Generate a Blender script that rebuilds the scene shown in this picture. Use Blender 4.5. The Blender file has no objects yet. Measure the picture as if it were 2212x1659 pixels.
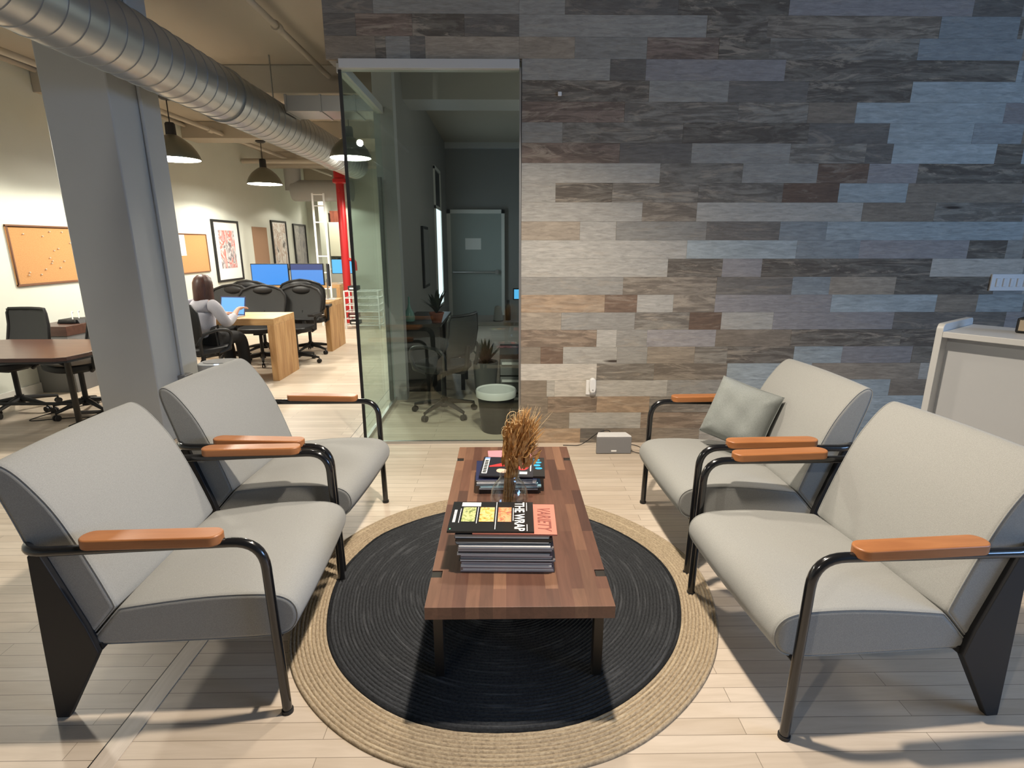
import bpy, bmesh, math, random
from mathutils import Vector, Matrix, Euler
R = math.radians
scene = bpy.context.scene
COL = scene.collection
random.seed(7)

# ------------------------------------------------------------------ helpers
class MB:
    """collects shapes and links them as one mesh object"""
    def __init__(s): s.v=[]; s.f=[]; s.m=[]; s.mi=0
    def add(s, vs, fs):
        o=len(s.v); s.v += [tuple(p) for p in vs]; s.f += [[o+i for i in f] for f in fs]; s.m += [s.mi]*len(fs); return s
    def box(s, x0,x1,y0,y1,z0,z1, rot=None, piv=None):
        vs=[Vector((x,y,z)) for x in (x0,x1) for y in (y0,y1) for z in (z0,z1)]
        if rot is not None:
            p=Vector(piv or ((x0+x1)/2,(y0+y1)/2,(z0+z1)/2)); vs=[rot@(v-p)+p for v in vs]
        return s.add(vs,[(0,1,3,2),(4,6,7,5),(0,4,5,1),(2,3,7,6),(0,2,6,4),(1,5,7,3)])
    def prism(s, pts, axis, a, b):
        """polygon of 2d points extruded between a and b on axis ('x': pts=(y,z), 'y': (x,z), 'z': (x,y))"""
        def mk(p,t): return {'x':(t,p[0],p[1]),'y':(p[0],t,p[1]),'z':(p[0],p[1],t)}[axis]
        n=len(pts); vs=[mk(p,a) for p in pts]+[mk(p,b) for p in pts]
        return s.add(vs,[list(range(n))[::-1], list(range(n,2*n))]+[(i,(i+1)%n,n+(i+1)%n,n+i) for i in range(n)])
    def tube(s, path, r, n=12, closed=False, cap=True):
        P=[Vector(p) for p in path]; m=len(P); rs = r if isinstance(r,(list,tuple)) else [r]*m
        T=[]
        for i in range(m):
            a=P[(i-1)%m] if (closed or i>0) else P[i]; b=P[(i+1)%m] if (closed or i<m-1) else P[i]
            T.append((b-a).normalized())
        up=Vector((0,0,1)) if abs(T[0].z)<.9 else Vector((0,1,0))
        N=(up-T[0]*up.dot(T[0])).normalized(); vs=[]
        for i in range(m):
            N=(N-T[i]*N.dot(T[i])).normalized(); B=T[i].cross(N)
            for k in range(n):
                a=2*math.pi*k/n; vs.append(P[i]+(N*math.cos(a)+B*math.sin(a))*rs[i])
        fs=[]
        for i in range(m if closed else m-1):
            j=(i+1)%m
            for k in range(n): fs.append((i*n+k,i*n+(k+1)%n,j*n+(k+1)%n,j*n+k))
        if cap and not closed: fs += [list(range(n))[::-1], [ (m-1)*n+k for k in range(n)]]
        return s.add(vs,fs)
    def lathe(s, prof, c=(0,0,0), n=32, cap0=False, cap1=False, mat=None):
        m=len(prof); vs=[]
        for (r,z) in prof:
            for k in range(n):
                a=2*math.pi*k/n; p=Vector((r*math.cos(a),r*math.sin(a),z))
                if mat is not None: p=mat@p
                vs.append(p+Vector(c))
        fs=[(i*n+k,i*n+(k+1)%n,(i+1)*n+(k+1)%n,(i+1)*n+k) for i in range(m-1) for k in range(n)]
        if cap0: fs.append(list(range(n))[::-1])
        if cap1: fs.append([(m-1)*n+k for k in range(n)])
        return s.add(vs,fs)
    def ball(s, c, rx, ry=None, rz=None, n=16, m=10, rot=None):
        ry=ry or rx; rz=rz or rx; c=Vector(c); vs=[]
        for i in range(m+1):
            t=math.pi*i/m
            for k in range(n):
                a=2*math.pi*k/n; p=Vector((rx*math.sin(t)*math.cos(a),ry*math.sin(t)*math.sin(a),rz*math.cos(t)))
                if rot is not None: p=rot@p
                vs.append(c+p)
        fs=[(i*n+k,(i+1)*n+k,(i+1)*n+(k+1)%n,i*n+(k+1)%n) for i in range(m) for k in range(n)]
        return s.add(vs,fs)
    def build(s, name, mat, parent=None, smooth=False, bevel=0, seg=2, angle=40, loc=None, rot=None, subsurf=0, recalc=True):
        me=bpy.data.meshes.new(name); me.from_pydata(s.v,[],s.f); 
        mats = mat if isinstance(mat,(list,tuple)) else [mat]
        for m_ in mats: me.materials.append(m_)
        if len(mats)>1: me.polygons.foreach_set('material_index', s.m)
        bm=bmesh.new(); bm.from_mesh(me)
        bmesh.ops.remove_doubles(bm, verts=bm.verts, dist=1e-6)
        if recalc: bmesh.ops.recalc_face_normals(bm, faces=bm.faces)
        if smooth:
            for f in bm.faces: f.smooth=len(f.verts)<25
            for e in bm.edges:
                if len(e.link_faces)==2 and e.calc_face_angle(0)>R(angle): e.smooth=False
        bm.to_mesh(me); bm.free(); me.update()
        o=bpy.data.objects.new(name, me); COL.objects.link(o)
        if parent: o.parent=parent
        if loc is not None: o.location=loc
        if rot is not None: o.rotation_euler=rot
        if bevel:
            b=o.modifiers.new('bevel','BEVEL'); b.width=bevel; b.segments=seg; b.limit_method='ANGLE'; b.angle_limit=R(35); b.harden_normals=False
            for p in me.polygons: p.use_smooth=True
            b.harden_normals=True
        if subsurf:
            u=o.modifiers.new('sub','SUBSURF'); u.levels=subsurf; u.render_levels=subsurf
        return o

def tag(o, label=None, cat=None, group=None, kind=None):
    if label: o['label']=label
    if cat: o['category']=cat
    if group: o['group']=group
    if kind: o['kind']=kind
    return o
def thing(name, label, cat, loc=(0,0,0), rz=0, group=None, rot=None):
    o=bpy.data.objects.new(name,None); COL.objects.link(o); o.location=loc
    o.rotation_euler = rot if rot is not None else (0,0,rz); o.empty_display_size=.1
    return tag(o,label,cat,group)
def struct(o): o['kind']='structure'; return o
def dup(root, loc, rz=0, label=None, group=None, rot=None):
    r=root.copy(); COL.objects.link(r); r.location=loc; r.rotation_euler = rot if rot is not None else (0,0,rz)
    if label: r['label']=label
    if group: r['group']=group
    for ch in [o for o in bpy.data.objects if o.parent is root]:
        c=ch.copy(); COL.objects.link(c); c.parent=r
        for g in [o for o in bpy.data.objects if o.parent is ch]:
            d=g.copy(); COL.objects.link(d); d.parent=c
    return r
def arc(c, r, a0, a1, n, plane='xz', off=0):
    out=[]
    for i in range(n+1):
        a=R(a0+(a1-a0)*i/n); u=c[0]+r*math.cos(a); w=c[1]+r*math.sin(a)
        out.append({'xz':(u,off,w),'xy':(u,w,off),'yz':(off,u,w)}[plane])
    return out
def fillet(pts, r, n=6):
    """round the corners of a 3d polyline"""
    P=[Vector(p) for p in pts]; out=[P[0]]
    for i in range(1,len(P)-1):
        a=(P[i-1]-P[i]); b=(P[i+1]-P[i]); d=min(r,a.length*.49,b.length*.49); a.normalize(); b.normalize()
        s=P[i]+a*d; e=P[i]+b*d
        for k in range(n+1):
            t=k/n; out.append(s*(1-t)**2+P[i]*2*t*(1-t)+e*t*t)
    out.append(P[-1]); return out
def smoothpoly(pts, it=2):
    for _ in range(it):
        q=[]
        for i in range(len(pts)):
            a=pts[i]; b=pts[(i+1)%len(pts)]
            q += [(a[0]*.75+b[0]*.25,a[1]*.75+b[1]*.25),(a[0]*.25+b[0]*.75,a[1]*.25+b[1]*.75)]
        pts=q
    out=[]
    for p in pts:
        if not out or math.hypot(p[0]-out[-1][0],p[1]-out[-1][1])>.0004: out.append(p)
    return out
def soften(pts, sharp=(), it=2):
    """corner cutting that leaves the listed corners nearly sharp"""
    n=len(pts); q=[]
    for i in range(n):
        a=pts[i]; b=pts[(i+1)%n]; ra=.04 if i in sharp else .25; rb=.04 if (i+1)%n in sharp else .25
        q += [(a[0]+(b[0]-a[0])*ra,a[1]+(b[1]-a[1])*ra),(b[0]+(a[0]-b[0])*rb,b[1]+(a[1]-b[1])*rb)]
    for _ in range(it-1):
        w=[]
        for i in range(len(q)):
            a=q[i]; b=q[(i+1)%len(q)]; w += [(a[0]*.75+b[0]*.25,a[1]*.75+b[1]*.25),(a[0]*.25+b[0]*.75,a[1]*.25+b[1]*.75)]
        q=w
    return q
def offset(poly, d):
    """mitred inset of a closed 2d polygon"""
    n=len(poly); area=sum(poly[i][0]*poly[(i+1)%n][1]-poly[(i+1)%n][0]*poly[i][1] for i in range(n)); sg=1 if area>0 else -1; out=[]
    for i in range(n):
        p=Vector(poly[i]); e1=(p-Vector(poly[i-1])).normalized(); e2=(Vector(poly[(i+1)%n])-p).normalized()
        n1=Vector((e1.y,-e1.x))*sg; n2=Vector((e2.y,-e2.x))*sg; b=(n1+n2); k=max(.3,b.dot(n1)); out.append(tuple(p-b*(d/k)))
    return out
def puffed(mb, poly, y0, y1, r, sharp=(), seg=6, nst=8, crown=0.0):
    """closed (x,z) polygon carried from y0 to y1 with rounded ends"""
    st=[(y0+r*(1-math.cos(math.pi/2*k/seg)), r*(1-math.sin(math.pi/2*k/seg))) for k in range(seg+1)]
    mid=[(y0+r+(y1-y0-2*r)*k/nst,0) for k in range(1,nst)]
    full=st+mid+[(y0+y1-y,i) for (y,i) in st[::-1]]; vs=[]
    for (y,ins) in full:
        t=(y-(y0+y1)/2)/((y1-y0)/2); q=soften(offset(poly,ins-crown*(1-t*t)),sharp); n=len(q)
        vs += [(p[0],y,p[1]) for p in q]
    m=len(full); fs=[(j*n+i,j*n+(i+1)%n,(j+1)*n+(i+1)%n,(j+1)*n+i) for j in range(m-1) for i in range(n)]
    fs += [list(range(n))[::-1],[(m-1)*n+i for i in range(n)]]
    mb.add(vs,fs); return mb
def text(name, body, size, mat, parent, loc, rot, sx=1, align='LEFT', extrude=.0003, shear=0):
    c=bpy.data.curves.new(name,'FONT'); c.body=body; c.size=size; c.extrude=extrude; c.offset=size*.02; c.shear=shear; c.align_x=align; c.resolution_u=3
    o=bpy.data.objects.new(name,c); COL.objects.link(o)
    dg=bpy.context.evaluated_depsgraph_get(); me=bpy.data.meshes.new_from_object(o.evaluated_get(dg)); me.name=name
    bpy.data.objects.remove(o); o=bpy.data.objects.new(name,me); COL.objects.link(o); me.materials.clear(); me.materials.append(mat)
    o.parent=parent; o.location=loc; o.rotation_euler=rot; o.scale=(sx,1,1); return o
def freeze(o, name=None):
    dg=bpy.context.evaluated_depsgraph_get(); me=bpy.data.meshes.new_from_object(o.evaluated_get(dg))
    o.modifiers.clear(); o.data=me
    for p in me.polygons: p.use_smooth=True
    return o

# ------------------------------------------------------------------ materials
def mat(name, color=(.5,.5,.5), rough=.6, metal=0, spec=.5, emit=None, estr=1, coat=0):
    m=bpy.data.materials.new(name); m.use_nodes=True; b=m.node_tree.nodes['Principled BSDF']
    b.inputs['Base Color'].default_value=(*color,1); b.inputs['Roughness'].default_value=rough
    b.inputs['Metallic'].default_value=metal; b.inputs['Specular IOR Level'].default_value=spec
    b.inputs['Coat Weight'].default_value=coat
    if emit: b.inputs['Emission Color'].default_value=(*emit,1); b.inputs['Emission Strength'].default_value=estr
    return m
def nodes(m): 
    nt=m.node_tree; return nt, nt.nodes['Principled BSDF'], nt.nodes.new, nt.links.new
def coords(nt, scale=(1,1,1), rot=(0,0,0), src='Object'):
    tc=nt.nodes.new('ShaderNodeTexCoord'); mp=nt.nodes.new('ShaderNodeMapping')
    mp.inputs['Scale'].default_value=scale; mp.inputs['Rotation'].default_value=rot
    nt.links.new(tc.outputs[src],mp.inputs['Vector']); return mp.outputs['Vector']
def ramp(nt, fac, stops):
    r=nt.nodes.new('ShaderNodeValToRGB'); e=r.color_ramp.elements
    while len(e)<len(stops): e.new(.5)
    for i,(p,c) in enumerate(stops): e[i].position=p; e[i].color=(*c,1)
    nt.links.new(fac,r.inputs['Fac']); return r.outputs['Color']
def noise(nt, vec, scale, detail=4, rough=.55, dist=0, out='Fac'):
    n=nt.nodes.new('ShaderNodeTexNoise'); n.inputs['Scale'].default_value=scale; n.inputs['Detail'].default_value=detail
    n.inputs['Roughness'].default_value=rough; n.inputs['Distortion'].default_value=dist
    nt.links.new(vec,n.inputs['Vector']); return n.outputs[out]
def bump(nt, b, h, strength=.3, dist=.01):
    n=nt.nodes.new('ShaderNodeBump'); n.inputs['Strength'].default_value=strength; n.inputs['Distance'].default_value=dist
    nt.links.new(h,n.inputs['Height']); nt.links.new(n.outputs['Normal'],b.inputs['Normal'])
def mixc(nt, fac, a, b, mode='MIX'):
    n=nt.nodes.new('ShaderNodeMix'); n.data_type='RGBA'; n.blend_type=mode
    for sock,val in ((n.inputs[0],fac),(n.inputs[6],a),(n.inputs[7],b)):
        if hasattr(val,'links') or hasattr(val,'is_output'): nt.links.new(val,sock)
        elif isinstance(val,(int,float)): sock.default_value=val
        else: sock.default_value=(*val,1)
    return n.outputs[2]
def fabric(name, c1, c2, scale=420, bs=.25):
    m=mat(name,c1,.92,spec=.15); nt,b,_,L=nodes(m); v=coords(nt)
    f=noise(nt,v,scale,2,.7); L(ramp(nt,f,[(.3,c2),(.7,c1)]),b.inputs['Base Color'])
    b.inputs['Sheen Weight'].default_value=.15; bump(nt,b,f,bs,.001); return m
def paint(name, c, rough=.8, var=.04, bs=.06):
    m=mat(name,c,rough,spec=.3); nt,b,_,L=nodes(m); v=coords(nt)
    f=noise(nt,v,2.2,5,.6); d=tuple(x*(1-var) for x in c)
    L(ramp(nt,f,[(.3,d),(.7,c)]),b.inputs['Base Color']); g=noise(nt,v,160,2,.5); bump(nt,b,g,bs,.002); return m
def wood(name, c1, c2, axis='x', scale=9, rough=.45, coat=0, contrast=(.35,.65)):
    m=mat(name,c1,rough,coat=coat); nt,b,_,L=nodes(m); s={'x':(.12,1,1),'y':(1,.12,1),'z':(1,1,.12)}[axis]
    v=coords(nt,s); f=noise(nt,v,scale*3,6,.6,.8); L(ramp(nt,f,[(contrast[0],c2),(contrast[1],c1)]),b.inputs['Base Color']); bump(nt,b,f,.08,.002); return m
def staves(name, cols, along='y', L_=.45, W=.045, rough=.35, grain=(.75,1.1)):
    """butcher block / boards: staves of varied tone"""
    m=mat(name,cols[0],rough); nt,b,N,L=nodes(m)
    v=coords(nt,(1,1,1),(0,0,0 if along=='x' else R(90)))
    br=N('ShaderNodeTexBrick'); br.offset=.37; br.offset_frequency=2; br.inputs['Scale'].default_value=1; br.inputs['Brick Width'].default_value=L_
    br.inputs['Row Height'].default_value=W; br.inputs['Mortar Size'].default_value=.0006; br.inputs['Mortar Smooth'].default_value=.3
    br.inputs['Color1'].default_value=(0,0,0,1); br.inputs['Color2'].default_value=(1,1,1,1); br.inputs['Mortar'].default_value=(.1,.1,.1,1); br.inputs['Bias'].default_value=0
    L(v,br.inputs['Vector']); n=len(cols)
    base=ramp(nt,br.outputs['Color'],[(i/(n-1),c) for i,c in enumerate(cols)])
    g=noise(nt,coords(nt,(1,.09,1) if along=='y' else (.09,1,1)),38,6,.6,1.2)
    gr=ramp(nt,g,[(.25,(grain[0],)*3),(.7,(grain[1],)*3)])
    col=mixc(nt,1.0,base,gr,'MULTIPLY'); L(col,b.inputs['Base Color']); bump(nt,b,g,.05,.001); return m

M={}
M['fabric']=fabric('grey_wool_fabric',(.355,.355,.335),(.27,.27,.255))
M['pillow']=fabric('grey_green_cotton',(.27,.29,.275),(.20,.215,.205),260,.3)
M['black']=mat('black_gloss_metal',(.008,.008,.009),.18,spec=.6,coat=.4)
M['black_matte']=mat('black_powder_coat',(.010,.010,.011),.55)
M['plastic_black']=mat('black_plastic',(.009,.009,.010),.5)
M['armwood']=wood('oiled_orange_wood',(.42,.17,.06),(.32,.12,.04),'x',8,.38)
M['table']=staves('walnut_butcher_block',[(.090,.038,.025),(.165,.076,.048),(.11,.050,.033),(.255,.130,.076),(.075,.034,.024),(.18,.085,.053)],'y',.37,.043,.42)
M['steel_dark']=mat('dark_steel',(.055,.05,.045),.42,.7)
M['oak']=wood('knotty_oak',(.62,.38,.175),(.42,.22,.085),'z',5,.5)
M['oaktop']=wood('knotty_oak_top',(.66,.42,.20),(.48,.27,.11),'x',5,.45)
M['walnut']=wood('brown_laminate',(.105,.052,.038),(.07,.034,.026),'x',6,.3)
M['white_paint']=paint('white_wall_paint',(.63,.655,.59))
M['col_paint']=paint('column_paint',(.42,.43,.43))
M['ceil']=paint('ceiling_paint',(.44,.40,.335))
M['office_wall']=paint('office_grey_paint',(.26,.26,.25))
M['trim']=mat('white_trim_paint',(.72,.72,.68),.45)
M['header']=mat('satin_white_metal',(.50,.50,.49),.4)
M['alu']=mat('brushed_aluminium',(.55,.55,.55),.3,.9)
M['cork']=fabric('cork_sheet',(.52,.28,.115),(.43,.22,.085),90,.2)
M['corkframe']=mat('brown_wood_frame',(.16,.07,.035),.5)
M['tancork']=fabric('tan_cork_panel',(.33,.20,.12),(.29,.17,.10),90,.1)
M['white']=mat('white_plastic',(.78,.78,.77),.35)
M['whitemetal']=mat('white_metal',(.75,.77,.77),.35)
M['laminate']=mat('white_laminate',(.62,.61,.58),.4)
M['greypanel']=mat('light_grey_panel',(.55,.55,.54),.5)
M['grey']=mat('mid_grey_plastic',(.19,.19,.19),.6)
M['red']=mat('red_enamel',(.42,.012,.015),.4)
M['duct']=mat('galvanised_sheet',(.40,.41,.41),.34,.75)
M['ceil_shaded']=paint('ceiling_painted_shade',(.21,.20,.165))  # same ceiling, with the shade of its unlit near part put into the colour
M['mesh']=mat('dark_grey_mesh_fabric',(.035,.036,.036),.8)
M['skin']=mat('skin',(.62,.34,.25),.5)
M['hair']=wood('brown_hair',(.085,.032,.022),(.04,.015,.011),'z',30,.45)
M['shirt']=fabric('pale_grey_shirt',(.50,.49,.53),(.42,.41,.46),200,.1)
M['trousers']=mat('black_trousers',(.010,.010,.011),.85)
M['shoe']=mat('dark_shoe',(.03,.02,.02),.6)
M['paper']=mat('white_paper',(.78,.77,.74),.7)
M['glow']=mat('lamp_diffuser',(.9,.9,.85),.6,emit=(1,.94,.82),estr=26)
M['shade_out']=mat('bronze_green_shade',(.17,.165,.125),.35,.5)
M['shade_in']=mat('white_shade_lining',(.8,.8,.76),.5)
M['terracotta']=mat('terracotta',(.30,.09,.05),.8)
M['teal']=mat('teal_ceramic',(.20,.42,.38),.25)
M['leaf']=mat('dark_leaf',(.02,.035,.015),.5)
M['door']=paint('grey_green_door_paint',(.33,.37,.35))
M['pink']=mat('pink_print',(.75,.28,.33),.4)
M['redbox']=wood('red_brown_box',(.26,.07,.035),(.15,.035,.02),'z',6,.6)

def screen(name, c, s=1.4): return mat(name,(.01,.01,.02),.3,emit=c,estr=s)
M['screen']=screen('blue_screen',(.035,.19,.52),1.0)
M['screen2']=screen('pale_blue_screen',(.06,.19,.48),1.0)
M['screen_dk']=screen('dark_blue_band',(.03,.045,.13),1.0)
M['screen3']=screen('light_blue_screen',(.07,.33,.60),1.0)
M['led']=mat('blue_led',(.3,.5,.9),.4,emit=(.4,.6,1),estr=5)
M['daylight']=mat('daylit_pane',(.7,.8,.9),.4,emit=(.62,.72,.78),estr=1.1)

def glassmat(name, tint, refl=1.0):
    m=bpy.data.materials.new(name); m.use_nodes=True; nt=m.node_tree; nt.nodes.clear(); N=nt.nodes.new; L=nt.links.new
    o=N('ShaderNodeOutputMaterial'); mx=N('ShaderNodeMixShader'); t=N('ShaderNodeBsdfTransparent'); g=N('ShaderNodeBsdfGlossy')
    t.inputs['Color'].default_value=(*tint,1); g.inputs['Roughness'].default_value=0.0; g.inputs['Color'].default_value=(.95,1,.98,1)
    lw=N('ShaderNodeLayerWeight'); lw.inputs['Blend'].default_value=.5
    pw=N('ShaderNodeMath'); pw.operation='POWER'; pw.inputs[1].default_value=5.6; L(lw.outputs['Facing'],pw.inputs[0])
    ma=N('ShaderNodeMath'); ma.operation='MULTIPLY_ADD'; ma.inputs[1].default_value=.95; ma.inputs[2].default_value=.045*refl; L(pw.outputs[0],ma.inputs[0])
    L(ma.outputs[0],mx.inputs[0]); L(t.outputs[0],mx.inputs[1]); L(g.outputs[0],mx.inputs[2]); L(mx.outputs[0],o.inputs['Surface']); return m
M['glass']=glassmat('clear_glass',(.90,.95,.93))
M['glass_side']=glassmat('green_tinted_glass',(.92,.985,.965))
M['vase']=glassmat('vase_glass',(.93,.94,.94),1.6)

# floor: whitewashed narrow boards along x, a border board along y at x=-1.22
def floor_mat():
    m=mat('whitewashed_floorboards',(.6,.5,.4),.42,spec=.35); nt,b,N,L=nodes(m)
    v=coords(nt); br=N('ShaderNodeTexBrick'); br.offset=.43; br.offset_frequency=2
    for k,x in (('Scale',1),('Brick Width',1.35),('Row Height',.0635),('Mortar Size',.0011),('Mortar Smooth',.2)): br.inputs[k].default_value=x
    br.inputs['Color1'].default_value=(0,0,0,1); br.inputs['Color2'].default_value=(1,1,1,1); br.inputs['Mortar'].default_value=(.5,.5,.5,1); L(v,br.inputs['Vector'])
    tone=ramp(nt,br.outputs['Color'],[(0,(.56,.47,.375)),(.5,(.62,.525,.425)),(1,(.66,.57,.47))])
    g=noise(nt,coords(nt,(.10,1,1)),32,6,.6,.8); gr=ramp(nt,g,[(.28,(.90,.885,.86)),(.62,(1.03,1.03,1.03))])
    big=noise(nt,v,1.3,3,.5); bg=ramp(nt,big,[(.3,(.93,.92,.9)),(.7,(1.04,1.04,1.04))])
    c=mixc(nt,1,tone,gr,'MULTIPLY'); c=mixc(nt,1,c,bg,'MULTIPLY')
    c=mixc(nt,br.outputs['Fac'],c,(.24,.19,.14)); L(c,b.inputs['Base Color'])
    inv=N('ShaderNodeMath'); inv.operation='SUBTRACT'; inv.inputs[0].default_value=1; L(br.outputs['Fac'],inv.inputs[1]); bump(nt,b,inv.outputs[0],.25,.002); return m
M['floor']=floor_mat()
M['borderboard']=wood('whitewashed_border_board',(.64,.55,.46),(.52,.44,.35),'y',8,.42)

def plank_mat():
    m=mat('reclaimed_planks',(.3,.28,.25),.75,spec=.25); nt,b,N,L=nodes(m)
    at=N('ShaderNodeAttribute'); at.attribute_name='tone'; mo=N('ShaderNodeAttribute'); mo.attribute_name='mot'
    tc=N('ShaderNodeTexCoord'); mp=N('ShaderNodeMapping'); mp.inputs['Scale'].default_value=(.16,1,1)
    ad=N('ShaderNodeVectorMath'); ad.operation='ADD'; sp=N('ShaderNodeVectorMath'); sp.operation='SCALE'
    L(mo.outputs['Color'],sp.inputs[0]); sp.inputs['Scale'].default_value=37.0
    L(tc.outputs['Object'],mp.inputs['Vector']); L(mp.outputs['Vector'],ad.inputs[0]); L(sp.outputs[0],ad.inputs[1]); v=ad.outputs[0]
    fine=noise(nt,v,70,6,.65,.6); mid=noise(nt,v,16,5,.6,1.6)
    c=mixc(nt,1,at.outputs['Color'],ramp(nt,fine,[(.25,(.68,)*3),(.75,(1.24,)*3)]),'MULTIPLY')
    c=mixc(nt,1,c,ramp(nt,mid,[(.3,(.76,.75,.74)),(.7,(1.14,)*3)]),'MULTIPLY')
    # streaks of dark heartwood and pale scraped wood on the mottled planks
    dk=ramp(nt,mid,[(.40,(0,0,0)),(.56,(1,1,1))]); lt=noise(nt,v,11,6,.7,2.4); ltm=ramp(nt,lt,[(.53,(0,0,0)),(.63,(1,1,1))])
    def fac(a,k):
        q=N('ShaderNodeMath'); q.operation='MULTIPLY'; L(a,q.inputs[0]); L(mo.outputs['Alpha'],q.inputs[1])
        q2=N('ShaderNodeMath'); q2.operation='MULTIPLY'; L(q.outputs[0],q2.inputs[0]); q2.inputs[1].default_value=k; return q2.outputs[0]
    c=mixc(nt,fac(dk,.62),c,(.070,.052,.040)); c=mixc(nt,fac(ltm,.60),c,(.43,.36,.275))
    kn=N('ShaderNodeTexVoronoi'); kn.inputs['Scale'].default_value=5; L(v,kn.inputs['Vector']); km=ramp(nt,kn.outputs['Distance'],[(.03,(1,1,1)),(.075,(0,0,0))])
    c=mixc(nt,km,c,(.06,.045,.035)); L(c,b.inputs['Base Color']); bump(nt,b,fine,.25,.003); return m
M['planks']=plank_mat()

def rug_mat(name, c1, c2, fleck):
    m=mat(name,c1,.95,spec=.1); nt,b,N,L=nodes(m)
    tc=N('ShaderNodeTexCoord'); gr=N('ShaderNodeTexGradient'); gr.gradient_type='RADIAL'; L(tc.outputs['Object'],gr.inputs['Vector'])
    ln=N('ShaderNodeVectorMath'); ln.operation='LENGTH'; L(tc.outputs['Object'],ln.inputs[0])
    cb=N('ShaderNodeCombineXYZ'); k1=N('ShaderNodeMath'); k1.operation='MULTIPLY'; k1.inputs[1].default_value=2*math.pi*.9; L(gr.outputs['Fac'],k1.inputs[0])
    L(k1.outputs[0],cb.inputs[0]); L(ln.outputs['Value'],cb.inputs[1])
    mp=N('ShaderNodeMapping'); mp.inputs['Scale'].default_value=(30,60,1); L(cb.outputs[0],mp.inputs['Vector'])
    f=noise(nt,mp.outputs['Vector'],2.2,2,.7); c=ramp(nt,f,[(.3,c2),(.62,c1)])
    mp2=N('ShaderNodeMapping'); mp2.inputs['Scale'].default_value=(1.2,26,1); L(cb.outputs[0],mp2.inputs['Vector'])
    f2=noise(nt,mp2.outputs['Vector'],2,3,.6); c=mixc(nt,ramp(nt,f2,[(.55,(0,0,0)),(.75,(fleck,)*3)]),c,tuple(min(1,x*2.2+.03) for x in c1)); L(c,b.inputs['Base Color'])
    bump(nt,b,f,.5,.004); return m
M['jute']=rug_mat('jute_braid',(.46,.37,.255),(.28,.22,.15),.3)
M['rugdark']=rug_mat('charcoal_braid',(.050,.053,.058),(.028,.030,.033),.6)

# ------------------------------------------------------------------ the setting
YW=4.04; CZ=3.32
struct(MB().box(-5.1,6.2,-3.0,16.4,-.1,0).build('floor',M['floor']))
tag(MB().box(-1.25,-1.18,-3.0,16.2,0,.0025).build('trim_1',M['borderboard']),kind='structure')
b=MB().box(-1.256,-1.25,-3.0,16.2,0,.0006).build('trim_2',M['black_matte']); struct(b)
struct(MB().box(-5.1,6.2,4.2,16.4,CZ,CZ+.1).build('ceiling',M['ceil']))
ceil2=struct(MB().box(-5.1,6.2,-3.0,4.2,CZ,CZ+.1).build('ceiling_front',M['ceil_shaded']))
struct(MB().box(-5.1,-4.9,-3.0,16.4,0,CZ).build('wall_left',M['white_paint']))
struct(MB().box(-4.9,6.2,-3.2,-3.0,0,CZ).build('wall_front',M['office_wall']))
struct(MB().box(-4.9,6.2,16.2,16.4,0,CZ).build('wall_far',M['white_paint']))
struct(MB().box(-4.9,-4.885,-3,16.2,0,.11).build('baseboard_left',M['trim']))
# right wall with a tall window opening
w=MB(); wy0,wy1,wz0,wz1=-2.2,1.0,1.45,2.95
w.box(6.2,6.4,-3.2,wy0,0,CZ).box(6.2,6.4,wy1,16.4,0,CZ).box(6.2,6.4,wy0,wy1,0,wz0).box(6.2,6.4,wy0,wy1,wz1,CZ)
struct(w.build('wall_right',M['office_wall']))
wf=MB()
for y in (wy0,(wy0+wy1)/2-.03,wy1-.06): wf.box(6.2,6.3,y,y+.06,wz0,wz1)
for z in (wz0,2.2,wz1-.06): wf.box(6.2,6.3,wy0,wy1,z,z+.06)
win=struct(wf.build('window_1',M['trim']))
# ceiling beams across the open office
for i,(y0,y1,zz) in enumerate([(6.3,6.65,3.05),(9.0,9.4,3.08),(11.8,12.2,3.05),(14.2,14.6,3.02)]):
    tag(MB().box(-4.9,-1.2 if y0>4 else 6.2,y0,y1,zz,CZ).build('trim_%d'%(i+30),M['ceil'],bevel=.01),kind='structure')
struct(MB().box(-4.9,-4.62,14.2,14.6,0,3.02).build('trim_7',M['white_paint']))
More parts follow.
